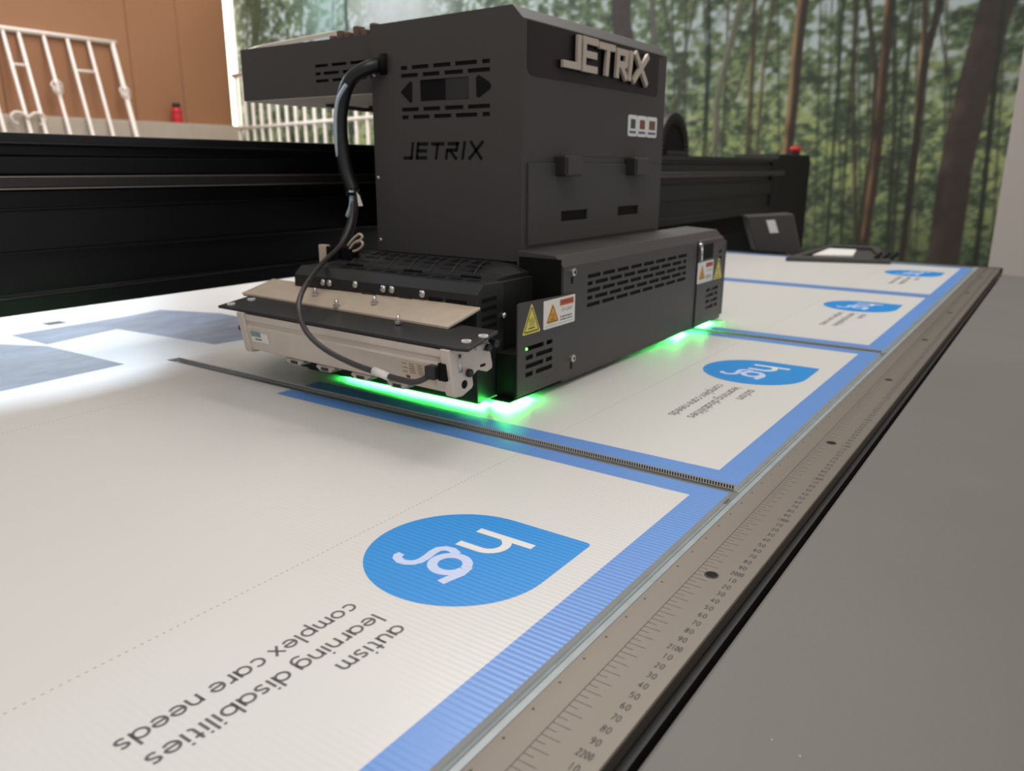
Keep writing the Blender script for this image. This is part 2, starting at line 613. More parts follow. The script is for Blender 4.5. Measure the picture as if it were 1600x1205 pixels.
trunk(zz((1188, 0), (1184, 150), (1172, 290)), 10, (66, 56, 46), (150, 120, 84))
trunk(zz((1252, 0), (1190, 250), (1150, 600), (1090, 1070)), 12, (52, 48, 42))
trunk(zz((1268, 220), (1296, 400), (1280, 560)), 5, (58, 58, 48))
trunk(zz((1490, 0), (1395, 350), (1315, 700), (1262, 1090)), 56, (62, 54, 50), (84, 72, 64), grain=0.18)
trunk(zz((1448, 640), (1425, 860), (1398, 1090)), 9, (48, 50, 42))
trunk([(970, 0), (970, 30), (976, 70)], 30, (66, 58, 54), grain=0.2)
trunk([(402, 0), (400, 40), (396, 90)], 12, (60, 74, 48), grain=0.5)
# printed seam between two drops of the mural and pale glare painted in right of it
sx = at(540, 20, y=WY)[0]
glare = np.clip(1 - np.abs(PX - (sx + 520)) / 640, 0, 1) * np.clip((PZ - 1080) / 200, 0, 1) * (PX > sx)
col = mix(col, np.broadcast_to(np.array(lin((168, 172, 170))), (NZ, NX, 3)), np.clip(glare * 1.3, 0, 0.9))
teal = np.clip(1 - np.abs(PX - (sx - 230)) / 330, 0, 1) * np.clip((PZ - 1050) / 200, 0, 1) * (PX <= sx)  # bluish reflection painted into the mural colour left of the seam
col = mix(col, np.broadcast_to(np.array(lin((120, 150, 142))), (NZ, NX, 3)), np.clip(teal * 0.7, 0, 0.6))
edge = np.abs(PX - sx) < 14
col = np.where(edge[..., None], np.array(lin((50, 62, 56))), col)

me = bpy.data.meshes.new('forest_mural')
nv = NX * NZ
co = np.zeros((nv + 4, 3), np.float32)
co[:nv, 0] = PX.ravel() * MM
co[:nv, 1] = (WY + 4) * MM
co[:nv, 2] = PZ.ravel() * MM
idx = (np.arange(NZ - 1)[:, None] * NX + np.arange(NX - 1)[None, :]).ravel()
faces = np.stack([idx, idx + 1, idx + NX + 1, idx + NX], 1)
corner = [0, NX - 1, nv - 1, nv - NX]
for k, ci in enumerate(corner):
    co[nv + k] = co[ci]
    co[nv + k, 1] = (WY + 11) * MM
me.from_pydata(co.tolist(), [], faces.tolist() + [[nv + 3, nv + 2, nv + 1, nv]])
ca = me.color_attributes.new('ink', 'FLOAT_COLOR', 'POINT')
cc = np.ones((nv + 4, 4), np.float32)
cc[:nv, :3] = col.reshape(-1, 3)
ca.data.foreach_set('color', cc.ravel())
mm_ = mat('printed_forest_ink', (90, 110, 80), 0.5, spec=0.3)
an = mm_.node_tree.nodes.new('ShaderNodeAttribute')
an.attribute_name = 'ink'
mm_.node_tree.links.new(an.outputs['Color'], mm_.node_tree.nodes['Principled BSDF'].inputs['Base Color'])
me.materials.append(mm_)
mur = bpy.data.objects.new('forest_mural', me)
COL.objects.link(mur)
tag(mur, 'large printed forest mural of tree trunks and green leaves on the back wall', 'mural')

# ------------------------------------------------------------------ things by the left wall
tp = 1134
yR = at(175, 65, x=WX)[1]
foot = at(212, 205, y=yR)
slope = (foot[0] - WX) / (tp - foot[2])
gx_at = lambda z: WX + 24 + (tp - z) * slope
gate = thing('railing_gate', (WX + 600, 2300, FZ), 'white painted metal railing gate leaning on the brown board wall', 'gate')
zb = FZ + 15
MB().tube([(gx_at(tp), 1750, tp), (gx_at(tp), yR + 14, tp)], 17, 8).build('top_rail', M['whitepaint'], gate, smooth=True)
MB().tube([(gx_at(zb + 120), 1750, zb + 120), (gx_at(zb + 120), yR, zb + 120)], 15, 8).build('bottom_rail', M['whitepaint'], gate, smooth=True)
bars = [at(u, v, x=WX)[1] for u, v in ((0, 46), (25, 50), (64, 54), (101, 59), (134, 62), (172, 66))]
bars = [bars[0] - 330, bars[0] - 165] + bars
for i, yb in enumerate(bars):
    last = i == len(bars) - 1
    MB().tube([(gx_at(tp), yb, tp), (gx_at(zb), yb, zb)], 17 if last else 12, 8).build('bar', M['whitepaint'], gate, smooth=True)
for i, zc in ((0, 905), (2, 905), (5, 905)):
    MB().tube([(gx_at(zc), bars[i], zc), (gx_at(zc), bars[i + 1], zc)], 9, 8).build('cross_bar', M['whitepaint'], gate, smooth=True)
kz = 778
for i in (4, 7):
    kb = MB()
    for k in range(4):
        g0 = k * math.pi / 2
        kb.tube([(gx_at(kz + 60 - 12 * s) + (36 * math.sin(math.pi * s / 10)) * math.cos(g0 + s * .35),
                  bars[i] + (36 * math.sin(math.pi * s / 10)) * math.sin(g0 + s * .35), kz + 60 - 12 * s) for s in range(11)], 6, 6)
    kb.build('basket_knot', M['whitepaint'], gate, smooth=True)
sb = MB()
yc = bars[2] + 5
for s in (-1, 1):
    sb.tube([(gx_at(540) + 4, yc + s * (90 - (90 - 8 * k) * math.cos(k * 0.55)) * 0.8, 545 + (60 - 4 * k) * math.sin(k * 0.55)) for k in range(10)], 9, 6)
sb.build('scroll', M['whitepaint'], gate, smooth=True)

bp = at(279, 195, x=WX + 80)
btl = thing('drink_bottle', (WX + 75, bp[1], 578), 'red drink bottle with black cap standing on the pale block ledge', 'bottle')


def lathe(mb, c, prof, seg=20):
    pts = []
    for r, z in prof:
        for k in range(seg):
            g = 2 * math.pi * k / seg
            pts.append((c[0] + r * math.cos(g), c[1] + r * math.sin(g), c[2] + z))
    fs = []
    for i in range(len(prof) - 1):
        for k in range(seg):
            q = (k + 1) % seg
            fs.append((i * seg + k, i * seg + q, (i + 1) * seg + q, (i + 1) * seg + k))
    return mb.add(pts, fs)


lathe(MB(), (WX + 75, bp[1], 578), [(0, 0), (36, 0), (38, 6), (38, 60), (35, 70), (38, 80), (38, 105), (30, 118), (24, 122), (0, 122)]).build('body', M['redplastic'], btl, smooth=True)
lathe(MB(), (WX + 75, bp[1], 578), [(24, 121), (30, 122), (30, 150), (26, 156), (0, 157)]).build('cap', M['black'], btl, smooth=True)

# white metal railing in front of the mural
fa, fb = np.array([-5840.0, 4060.0]), np.array([-3640.0, 3584.0])
fen = thing('white_railing', (-5000, 3880, FZ), 'white metal railing standing behind the gantry, below the mural', 'railing')
zt = 980
fp = lambda t, z: (fa[0] + t * (fb[0] - fa[0]), fa[1] + t * (fb[1] - fa[1]), z)
for zr, r in ((zt, 20), (558, 15), (-700, 15)):
    MB().tube([fp(0, zr), fp(1, zr + 12)], r, 8).build('rail', M['whitepaint'], fen, smooth=True)
for k in range(16):
    t = (k + 0.3) / 16
    MB().tube([fp(t, FZ), fp(t, zt)], 13, 8).build('bar', M['whitepaint'], fen, smooth=True)

# ------------------------------------------------------------------ printer bed
bed = thing('flatbed_printer_table', (-600, 700, FZ), 'flat bed printer table with steel ruler edge and grey side cover', 'printer table')
MB().box(-1700, -26.5, -900, 2003, -10, 0).build('bed_surface', M['bed'], bed)
MB().box(-1750, 28, -900, 2020, -130, -10.2).build('frame', M['black'], bed)
MB().box(-1650, 300, -700, 1900, FZ, -130.5).build('base_cabinet', M['black'], bed)
st = MB()
st.box(-37.2, -31.5, -900, 103, 0.02, 0.26)
st.box(-36.6, -31.5, 131, 719, 0.02, 0.24)
st.box(-36.6, -31.5, 748, 1990, 0.02, 0.24)
st.build('inner_strip', M['strip'], bed, bevel=0.1)
MB().box(-30.6, -26.6, -900, 2000, 0.02, 0.25).build('outer_strip', M['strip'], bed, bevel=0.1)
rul = MB().prism([(-26.4, -9), (23.6, -9), (23.6, -0.6), (22.9, 0.0), (-26.4, 0.0)], lambda u, v, d: (u, d, v), -900, 2003).build('steel_ruler', M['steel'], bed)

DIG = {
    '0': [[(0.5 + 0.42 * math.cos(t * math.pi / 8), 0.5 + 0.5 * math.sin(t * math.pi / 8)) for t in range(17)]],
    '1': [[(0.25, 0.8), (0.5, 1.0), (0.5, 0)]],
    '2': [[(0.1, 0.78), (0.2, 0.95), (0.5, 1), (0.82, 0.9), (0.85, 0.68), (0.6, 0.42), (0.1, 0), (0.92, 0)]],
    '3': [[(0.1, 0.92), (0.45, 1), (0.8, 0.9), (0.82, 0.66), (0.45, 0.54), (0.86, 0.4), (0.86, 0.12), (0.5, 0), (0.1, 0.08)]],
    '4': [[(0.7, 0), (0.7, 1), (0.05, 0.28), (0.95, 0.28)]],
    '5': [[(0.85, 1), (0.2, 1), (0.14, 0.55), (0.5, 0.63), (0.86, 0.5), (0.88, 0.18), (0.5, 0), (0.08, 0.1)]],
    '6': [[(0.8, 0.95), (0.4, 0.95), (0.12, 0.55), (0.12, 0.2), (0.45, 0), (0.85, 0.12), (0.88, 0.42), (0.5, 0.58), (0.14, 0.4)]],
    '7': [[(0.08, 1), (0.92, 1), (0.4, 0)]],
    '8': [[(0.5, 0.54), (0.15, 0.66), (0.15, 0.9), (0.5, 1), (0.85, 0.9), (0.85, 0.66), (0.5, 0.54), (0.1, 0.36), (0.1, 0.1), (0.5, 0), (0.9, 0.1), (0.9, 0.36), (0.5, 0.54)]],
    '9': [[(0.2, 0.05), (0.6, 0.05), (0.88, 0.45), (0.88, 0.8), (0.55, 1), (0.15, 0.88), (0.12, 0.58), (0.5, 0.42), (0.86, 0.6)]],
}
sc_ = MB()
sc_.box(-10.5, -10.1, -900, 2000, 0, 0.06)
for rd in range(0, 2700, 5):
    y = 2000 - rd
    sc_.box(-10.3, 0.0 if rd % 10 == 0 else -4.9, y - 0.17, y + 0.17, 0, 0.06)
    if rd % 10 == 0:
        s = str(rd) if rd % 100 == 0 else str(rd % 100)
        wd, gap, h = 2.05, 0.8, 4.7
        if len(s) == 4:
            wd, gap = 1.55, 0.55
        u = 13.2 - (len(s) * wd + (len(s) - 1) * gap) / 2
        for ch in s:
            for ln in DIG[ch]:
                sc_.stroke([(u + a * wd, y - h / 2 + b * h) for a, b in ln], 0.56, XY, 0.07)
            u += wd + gap
for k in range(-34, 80):
    yk = 12.6 + 25 * k
    sc_.tube([(-23, yk, -2), (-23, yk, 0.08)], 0.75, 10)
sc_.build('engraved_scale', M['engrave'], rul)
for yk in (-600, -305, -10.7, 301.8, 590, 882, 1175, 1468, 1760):
    sh = MB().tube([(-0.3, yk, -2), (-0.3, yk, 0.12)], 3.7, 20).build('screw_hole', M['deep'], rul, smooth=False)
    MB().ring((-0.3, yk, 0.0), (0, 0, 0.35), 3.7, 4.7, 24).build('rim', M['gantry_lite'], sh, bevel=0.1)
cov = MB()
cov.box(34.2, 520, -900, 1706, -40, -4)
c1 = cov.build('side_cover', M['cover_grey'], bed, bevel=2.5)
MB().box(34.2, 520, 1711, 1895, -40, -4).build('side_cover', M['cover_grey'], bed, bevel=2.5)
for k in range(16):
    x, y = random.uniform(40, 260), random.uniform(-260, 900)
    MB().ball((x, y, -4), random.uniform(0.25, 0.7), 6, 4, (1, 1.4, 0.25)).build('paint_speck', M['speck'], c1)
MB().box(-1700, 28, 2003.5, 2030, -12, 0).build('end_strip', M['black'], bed)

# ------------------------------------------------------------------ printed sign boards
BL, BW0, BW1 = 584.0, -806.0, -34.2    # board length along y, left and right edge
TH0, TH = 0.3, 5.0


def arcp(cx, cy, r, a0, a1, n=10, ry=None):
    ry = ry or r
    return [(cx + r * math.cos(math.radians(a0 + (a1 - a0) * k / n)), cy + ry * math.sin(math.radians(a0 + (a1 - a0) * k / n))) for k in range(n + 1)]


SW = 0.195
GL = {  # geometric letters, x-height 1: (strokes, width)
    'a': ([arcp(.44, .5, .42, 0, 360, 22), [(.88, 1.0), (.88, 0)]], .96),
    'b': ([arcp(.5, .5, .42, 0, 360, 22), [(.08, 1.45), (.08, 0)]], .98),
    'c': ([arcp(.47, .5, .42, 50, 310, 16)], .84),
    'd': ([arcp(.44, .5, .42, 0, 360, 22), [(.88, 1.45), (.88, 0)]], .96),
    'e': ([[(.07, .5), (.86, .5)] , arcp(.46, .5, .42, 0, 318, 20)], .92),
    'g': ([arcp(.44, .5, .42, 0, 360, 22), [(.88, 1.0), (.88, .02)] + arcp(.46, 0, .42, 0, -140, 10)], .96),
    'i': ([[(.1, 1.0), (.1, 0)], [(.1, 1.22), (.1, 1.40)]], .2),
    'l': ([[(.1, 1.45), (.1, 0)]], .2),
    'm': ([[(.08, 1), (.08, 0)], [(.08, .6)] + arcp(.36, .62, .28, 180, 0, 8) + [(.64, 0)], [(.64, .6)] + arcp(.92, .62, .28, 180, 0, 8) + [(1.2, 0)]], 1.28),
    'n': ([[(.08, 1), (.08, 0)], [(.08, .55)] + arcp(.42, .58, .34, 180, 0, 10) + [(.76, 0)]], .84),
    'o': ([arcp(.46, .5, .42, 0, 360, 22)], .92),
    'p': ([arcp(.5, .5, .42, 0, 360, 22), [(.08, 1.0), (.08, -.45)]], .98),
    'r': ([[(.08, 1), (.08, 0)], [(.08, .55)] + arcp(.42, .56, .34, 180, 70, 6)], .52),
    's': ([[(.58, .82), (.48, .90), (.30, .92), (.12, .82), (.12, .64), (.26, .54), (.44, .48), (.58, .36), (.58, .18), (.42, .07), (.22, .07), (.06, .17)]], .66),
    't': ([[(.2, 1.32), (.2, .28)] + arcp(.42, .28, .22, 180, 280, 6), [(0, .94), (.48, .94)]], .52),
    'u': ([[(.08, 1), (.08, .42)] + arcp(.42, .42, .34, 180, 360, 10) + [(.76, 1)], [(.76, 1), (.76, 0)]], .84),
    'x': ([[(.04, 1), (.74, 0)], [(.74, 1), (.04, 0)]], .78),
}


def slogan(mb, s, y_start, y_end, xbase, xh, d):
    adv = []
    u = 0
    for ch in s:
        adv.append(u)
        u += (0.42 if ch == ' ' else GL[ch][1] + 0.2)
    k = (y_start - y_end) / (u - 0.2)
    pl = lambda a, b, dd: (xbase + b * xh, y_start - a * k, dd)
    for ch, a0 in zip(s, adv):
        if ch == ' ':
            continue
        for ln in GL[ch][0]:
            mb.stroke([(a0 + a, b) for a, b in ln], SW, pl, d)


def make_board(ytop, fade, label):
    """sign board with its far long edge at y = ytop (object origin there)"""
    root = thing('sign_board', (-400, ytop, TH0), label, 'sign board', 'printed corrugated sign boards on the bed')
    y0, y1 = ytop - BL, ytop
    core = MB().box(BW0, BW1, y0, y1, TH0, TH)
    core.build('panel', M['board'], root)
    # open flute ends along the near edge
    fl = MB()
    n = 320
    for k in range(n):
        xa = BW0 + 2 + (BW1 - BW0 - 4) * k / n
        fl.add([(xa, y0 - 0.05, 1.0), (xa + 1.35, y0 - 0.05, 1.0), (xa + 1.35, y0 - 0.05, 4.1), (xa, y0 - 0.05, 4.1)], [(0, 1, 2, 3)])
    fl.build('flute_openings', M['board_edge'], root)
    bx0 = -556 if fade else -740
    d = TH + 0.08
    b = MB()
    b.flat([(bx0, y1), (BW1, y1), (BW1 - 24.5, y1 - 22), (bx0, y1 - 22)], XY, d)
    b.flat([(BW1, y1), (BW1, y0), (BW1 - 24.5, y0 + 24), (BW1 - 24.5, y1 - 22)], XY, d)
    b.flat([(BW1, y0), (bx0, y0), (bx0, y0 + 24), (BW1 - 24.5, y0 + 24)], XY, d)
    b.build('blue_border', M['blue_fade' if fade else 'blue'], root)
    # teardrop: circle with one square corner
    ty = ytop - 142.0
    tx, r = -80.2, 64.2
    cx, cy = tx - r, ty - r
    rc = 4
    drop = [(tx, cy)] + [(tx - rc + rc * math.cos(a), ty - rc + rc * math.sin(a)) for a in (0, .4, .8, 1.2, 1.57)] + [(cx, ty)]
    drop += [(cx + r * math.cos(math.radians(90 + k * 5)), cy + r * math.sin(math.radians(90 + k * 5))) for k in range(1, 54)]
    lg = MB().flat(drop, XY, d).build('teardrop_logo', M['logo'], root)
    oy = ytop - 115.7
    e = d + 0.08
    h = MB()
    h.stroke([(-157, oy - 53.6), (-110.6, oy - 53.6)], 6.6, XY, e)
    h.stroke([(-157, oy - 77.2), (-138.5, oy - 77.2)] + arcp(-138.5, oy - 65.4, 11.8, -90, 62, 14), 6.6, XY, e + 0.01)
    h.build('logo_letter', M['ink_white'], lg)
    g_ = MB()
    rc0 = at(573, 880, z=5)
    g_.stroke(arcp(-142.3, oy - 104.3, 11.6, 0, 360, 28), 6.8, XY, e)
    px5 = lambda *p: [tuple(at(560 + x / 4, 780 + y / 4, z=5)[:2] + np.array([0, oy])) for x, y in p]
    g_.stroke(px5((512, 522), (560, 500), (640, 468), (690, 425)), 6.4, XY, e + 0.01)
    g_.stroke(px5((618, 345), (585, 318), (545, 309), (500, 314), (465, 333), (425, 365), (385, 388), (345, 398), (300, 398), (262, 388), (243, 368), (248, 352), (272, 342)), 6.2, XY, e + 0.02)
    g_.build('logo_letter', M['lavender'], lg)
    t = MB()
    slogan(t, 'autism', oy - 177, oy - 223.5, -122.9, 8.0, d)
    slogan(t, 'learning disabilities', oy - 176.5, oy - 318.2, -141.4, 8.0, d)
    slogan(t, 'complex care needs', oy - 176, oy - 321.2, -161.2, 8.0, d)
    t.build('slogan', M['slogan'], root)
    for xl in (-222, -659):
        ds = MB()
        yy_ = y0 + 4
        while yy_ < y1 - 4:
            ds.box(xl - 0.35, xl + 0.35, yy_, yy_ + 1.6, TH + 0.02, TH + 0.1)
            yy_ += 4.3
        ds.build('score_line', M['dots'], root)
    return root


def dup_tree(src, loc, label):
    r = src.copy()
    COL.objects.link(r)
    r.location = loc
    r['label'] = label
    for ch in list(src.children):
        c = ch.copy()
        COL.objects.link(c)
        c.parent = r
        for g in ch.children:
            d = g.copy()
            COL.objects.link(d)
            d.parent = c
    return r


b1 = make_board(115.7, True, 'white sign board nearest the camera, large teardrop logo filling the foreground')
dup_tree(b1, (-0.4, 0.7182, TH0 * MM), 'white sign board half under the print carriage, second from the camera')
b3 = make_board(1325.0, False, 'white sign board third from the camera, just past the carriage corner')
dup_tree(b3, (-0.4, 1.919, TH0 * MM), 'white sign board at the far end of the bed, smallest logo in view')

# posters with slate blue photo panels, on the bed left of the sign boards
ps = thing('poster_sheet', (-1100, 200, 0), 'white poster sheet with slate blue printed panels lying under the gantry', 'poster')
zp = 3.0
MB().prism([(-812, -420), (-812, 300), (-816, 820), (-1640, 820), (-1640, -420)], XY, 0.3, zp).build('sheet', M['poster'], ps)
z6 = lambda *p: [tuple(at(x * .28213, 400 + y * .28213, z=zp)[:2]) for x, y in p]
pA = z6((0, 490), (260, 500), (690, 600), (0, 750))
a0 = pA[0]
pA = [(a0[0] - 60, a0[1] - 250)] + pA + [(pA[-1][0], pA[-1][1] - 250)]
MB().flat(pA, XY, zp + 0.1).build('printed_panel', M['slateblue'], ps)
MB().flat(z6((60, 440), (700, 335), (890, 298), (1220, 318), (1500, 370), (1500, 440), (1190, 490), (650, 405), (260, 490)), XY, zp + 0.1).build('printed_panel', M['slateblue'], ps)
q = at(85, 505, z=zp)
MB().box(q[0] - 12, q[0] + 12, q[1] - 14, q[1] + 14, zp, zp + 0.3).build('register_mark', M['text'], ps)

# ------------------------------------------------------------------ gantry
GX = -850.0
gan = thing('printer_gantry', (GX, 1100, 0), 'long black gantry beam crossing behind the print carriage', 'gantry')
prof = [(GX, 83), (GX, 102), (GX - 7, 106), (GX - 7, 152), (GX - 1, 156), (GX - 1, 203), (GX - 8, 206), (GX - 8, 225), (GX - 13, 227.5), (GX - 13, 241),
        (GX - 3, 244.5), (GX - 3, 263), (GX - 8, 266), (GX - 8, 276), (GX, 279.5), (GX - 2, 290), (GX - 105, 292), (GX - 105, 83)]
XZp = lambda u, v, d: (u, d, v)
beam = MB().prism(prof, XZp, -700, 3000).build('beam', M['gantry'], gan, bevel=1.2)
MB().box(GX - 14, GX + 6, -700, 2960, 228.5, 240.2).build('guide_rail', M['gantry_lite'], gan, bevel=1.5)
MB().box(GX - 6, GX + 1.5, -700, 3000, 277.8, 280.2).build('edge_line', M['gantry_lite'], gan)  # strip lighter than the beam, paints its top edge highlight
for zl, mm in ((103.5, 'gantry_lite'), (155, 'gantry'), (204.5, 'gantry')):  # lowest strip is lighter, a painted highlight; the others match the beam
    MB().box(GX - 5, GX + 0.8, -700, 3000, zl - 1.2, zl + 1.0).build('edge_line', M[mm], gan)
M['column'] = mat('matt_black_column', (16, 16, 17), 0.6, spec=0.3)
MB().box(GX - 104, GX - 52, 860, 2800, 12, 82.5).build('lower_skirt', M['deep'], gan)
MB().box(GX - 12, GX + 6.4, -700, 2960, 226.8, 228.4).build('rail_highlight', M['rail_glint'], gan)  # pale strips added as painted highlights along both rail edges
MB().box(GX - 12, GX + 6.4, -700, 2960, 240.3, 241.9).build('rail_highlight', M['rail_glint'], gan)
cpts = [(2810, -110), (2810, 290), (2870, 292), (2905, 309), (3320, 311), (3342, 300), (3356, 272), (3356, -110)]
MB().prism(cpts, YZ, GX - 190, GX + 2).build('end_column', M['column'], gan, bevel=6)
ec = at(1243, 232, x=GX - 30)
eb = MB().tube([(ec[0], ec[1], 308), (ec[0], ec[1], 322)], 20, 14)
eb.build('stop_button_base', M['black'], gan)
MB().tube([(ec[0], ec[1], 322), (ec[0], ec[1], 330), (ec[0], ec[1], 342), (ec[0], ec[1], 346)], [20, 24, 24, 16], 16).build('stop_button', M['redplastic'], gan, smooth=True)
wr, wt = at(1073, 212, x=GX - 55), at(1047, 180, x=GX - 55)
ra, rz = 108.0, wt[2] - 296
cyc = wr[1] - ra - 62
ch_ = MB()
for k in range(26):
    a = math.radians(-8 + 7.8 * k)
    c_, s_ = math.cos(a), math.sin(a)
    yc_, zc_ = cyc + (ra - 16) * c_, 298 + (rz - 16) * s_
    ch_.add([(x, yc_ + q * c_ * 18 - w_ * s_ * 9, zc_ + q * s_ * 18 + w_ * c_ * 9) for x in (GX - 90, GX - 20) for q in (-1, 1) for w_ in (-1, 1)],
            [(0, 1, 3, 2), (4, 6, 7, 5), (0, 4, 5, 1), (2, 3, 7, 6), (0, 2, 6, 4), (1, 5, 7, 3)])
ch_.box(GX - 92, GX - 18, cyc - 60, cyc + 100, 292.5, 304)
ch_.build('cable_chain', M['black'], gan)
MB().prism([(cyc + (ra - 24) * math.cos(math.radians(6 * k)), 305 + (rz - 26) * math.sin(math.radians(6 * k))) for k in range(31)], YZ, GX - 92, GX - 24).build('chain_drum', M['deep'], gan)

# tilted box and open tray at the far end of the bed
pb = thing('control_box', (-600, 2060, 0), 'dark box with tilted front and small pale sticker at the far bed end', 'control box')
fr = [at(1182, 396, y=1998), at(1254, 388, y=2003), at(1240, 334, y=2010), at(1166, 338, y=2000)]
fr[0][2] = fr[1][2] = 5.6
bkp = [p_ + np.array([-40, 70, 0.0]) for p_ in fr]
MB().add(fr + bkp, [(0, 1, 2, 3), (7, 6, 5, 4), (0, 4, 5, 1), (1, 5, 6, 2), (2, 6, 7, 3), (3, 7, 4, 0)]).build('casing', M['front'], pb, bevel=3)
o_, eu, ev = fr[3], fr[2] - fr[3], fr[0] - fr[3]
nrm = np.cross(eu, ev)
nrm = nrm / np.linalg.norm(nrm) * (-1 if np.cross(eu, ev)[1] > 0 else 1)
pk = lambda a, b, d: tuple(o_ + eu * a + ev * b + nrm * d)
MB().prism([(0.40, 0.14), (0.58, 0.14), (0.58, 0.50), (0.40, 0.50)], pk, 0.3, 1.2).build('sticker', M['white'], pb)
tr = thing('head_cleaning_tray', (-400, 2100, 0), 'dark open tray with white pad at the far end of the bed', 'tray')
zt_ = 16
n0, n1_, n2_, n3_ = at(1228, 402, z=zt_), at(1392, 407, z=zt_), at(1372, 385, z=zt_), at(1300, 382, z=zt_)
outer = [n0, n1_, n2_, n3_]
cen = sum(outer) / 4
inn = [cen + (p_ - cen) * np.array([.80, .74, 1]) for p_ in outer]
tm = MB()
low_ = [np.array([p_[0], p_[1], 5.6]) for p_ in outer]
inl = [np.array([p_[0], p_[1], 7.0]) for p_ in inn]
tm.add(outer + inn + inl + low_, [(0, 1, 5, 4), (1, 2, 6, 5), (2, 3, 7, 6), (3, 0, 4, 7), (4, 5, 9, 8), (5, 6, 10, 9), (6, 7, 11, 10), (7, 4, 8, 11), (8, 9, 10, 11),
                                  (0, 12, 13, 1), (1, 13, 14, 2), (2, 14, 15, 3), (3, 15, 12, 0), (15, 14, 13, 12)])
tm.build('frame', M['front'], tr)
pp = [at(u, v, z=14) for u, v in ((1270, 398), (1333, 399), (1338, 390), (1296, 388))]
MB().prism([(p_[0], p_[1]) for p_ in pp], XY, 7.1, 14).build('white_pad', M['white'], tr)
pd = [at(u, v, z=13) for u, v in ((1246, 400), (1262, 400), (1296, 386), (1284, 385.5))]
MB().prism([(p_[0], p_[1]) for p_ in pd], XY, 7.1, 13).build('dark_pad', M['deep'], tr)
l0 = at(1385, 404, z=18)
for k in range(3):
    MB().tube([(l0[0] - 30 + 18 * k, l0[1] + 20 * k, 14), (l0[0] - 12 + 18 * k, l0[1] + 20 * k, 34)], 6, 8).build('spring_latch', M['black'], tr)

# ------------------------------------------------------------------ print carriage
car = thing('print_carriage', (-450, 500, 12), 'charcoal print carriage with raised maker letters hovering over the boards', 'print carriage')
# --- tall cover
CX0, CX1, CY0, CY1, CZ0, CZ1 = -602.0, -371.0, 315.0, 697.0, 146.0, 427.0
cover_prof = [(CX0, CZ0), (CX1, CZ0), (CX1, 412.5), (CX1 - 14, CZ1), (CX0, CZ1 - 3)]
cvr = MB().prism(cover_prof, XZp, CY0 + 1.6, CY1).build('cover', M['carriage'], car, bevel=1.0)
# near side panel with real slots and arrow shapes
holes = []
for zr, first in ((371.5, True), (362.5, False), (323.0, False), (314.0, True)):
    if first:
        segs = [(-552, -541.5), (-534, -507.5), (-500, -473.5), (-466.5, -434.5), (-427, -416)]
    else:
        segs = [(-552, -524.5), (-517, -490.5), (-483, -455), (-448, -416)]
    holes += [(a, b, zr - 2.6, zr + 2.0) for a, b in segs]
holes.append((-521.5, -447, 331.5, 356))
sp0 = MB().slotted(CX0, CX1, CZ0, 412.5, holes, XZ, CY0 + 1.5, CY0)
sp0.prism([(CX0, 412.5), (CX1, 412.5), (CX1 - 14, CZ1), (CX0, CZ1 - 3)], XZ, CY0 + 1.5, CY0)
sp = sp0.build('side_panel', M['carriage'], cvr)
bk = MB()
bk.box(-556, -412, CY0 + 1.55, CY0 + 1.75, 308, 378)
bk.build('slot_backing', M['deep'], cvr)
MB().box(-482, -448, CY0 + 0.7, CY0 + 1.4, 332, 355.5).build('inner_screen', M['black'], cvr)
ar = MB()
ar.prism([(-553.5, 343.5), (-537, 355.5), (-533.8, 354), (-534.6, 331), (-538, 330.5)], XZ, CY0 + 0.5, CY0 - 0.25)
ar.build('arrow_opening', M['deep'], cvr)
ar = MB()
ar.prism([(-414, 344.8), (-417, 349), (-432, 357), (-435.8, 354.5), (-435.4, 334), (-432, 332), (-416, 340.5)], XZ, CY0 + 0.5, CY0 - 0.25)
ar.build('arrow_opening', M['deep'], cvr)
tl = MB()
for a, b in (((-552, 265), (-536.5, 265)), ((-538.6, 263), (-535.2, 284)), ((-529.8, 263), (-526.6, 284)), ((-530, 265), (-512.6, 265)), ((-528.5, 273.5), (-512.6, 273.5)),
             ((-527.5, 281.6), (-510.4, 281.6)), ((-505.5, 281.5), (-484.5, 281.5)), ((-498.5, 263), (-495.2, 282)), ((-482.5, 263), (-480.2, 275)), ((-479.6, 281.5), (-461.6, 281.5)),
             ((-464.2, 283.4), (-466.2, 272.4)), ((-466, 274), (-481.6, 274)), ((-476.6, 274), (-466, 263)), ((-457.2, 263), (-453, 284)), ((-444.6, 284), (-428, 263)), ((-425.6, 284), (-447.4, 263))):
    tl.stroke([a, b], 4.0, XZ, CY0 + 0.5, CY0 - 0.25)
tl.build('stencil_lettering', M['deep'], cvr)
# badge recess and raised letters on the front
MB().prism([(324, 411.5), (687, 411.5), (668.5, 408), (668.5, 358), (664, 354.5), (336, 354.5), (328, 357), (324, 362)], YZ, CX1 - 0.5, CX1 + 0.5).build('badge_panel', M['badge'], cvr)
pole = MB()
lett = MB()
JL = [((389, 372.6), (430.5, 372.6)), ((426.3, 369), (426.3, 408)), ((438, 368), (440, 408.4)), ((436, 404.2), (473, 404.2)), ((437, 388.5), (470.5, 388.5)), ((435, 372), (472, 372)),
      ((476, 402.6), (518.4, 402.6)), ((500.5, 403), (497, 368)), ((526, 368), (528.4, 404)), ((524, 400.8), (555.2, 400.8)), ((551.6, 403), (550.4, 384)), ((552, 385.6), (527, 385.6)),
      ((536, 386), (553.4, 368.4)), ((560.8, 367.6), (567, 405)), ((578, 405), (616.4, 365.8)), ((617.6, 404.2), (573.4, 367.4))]
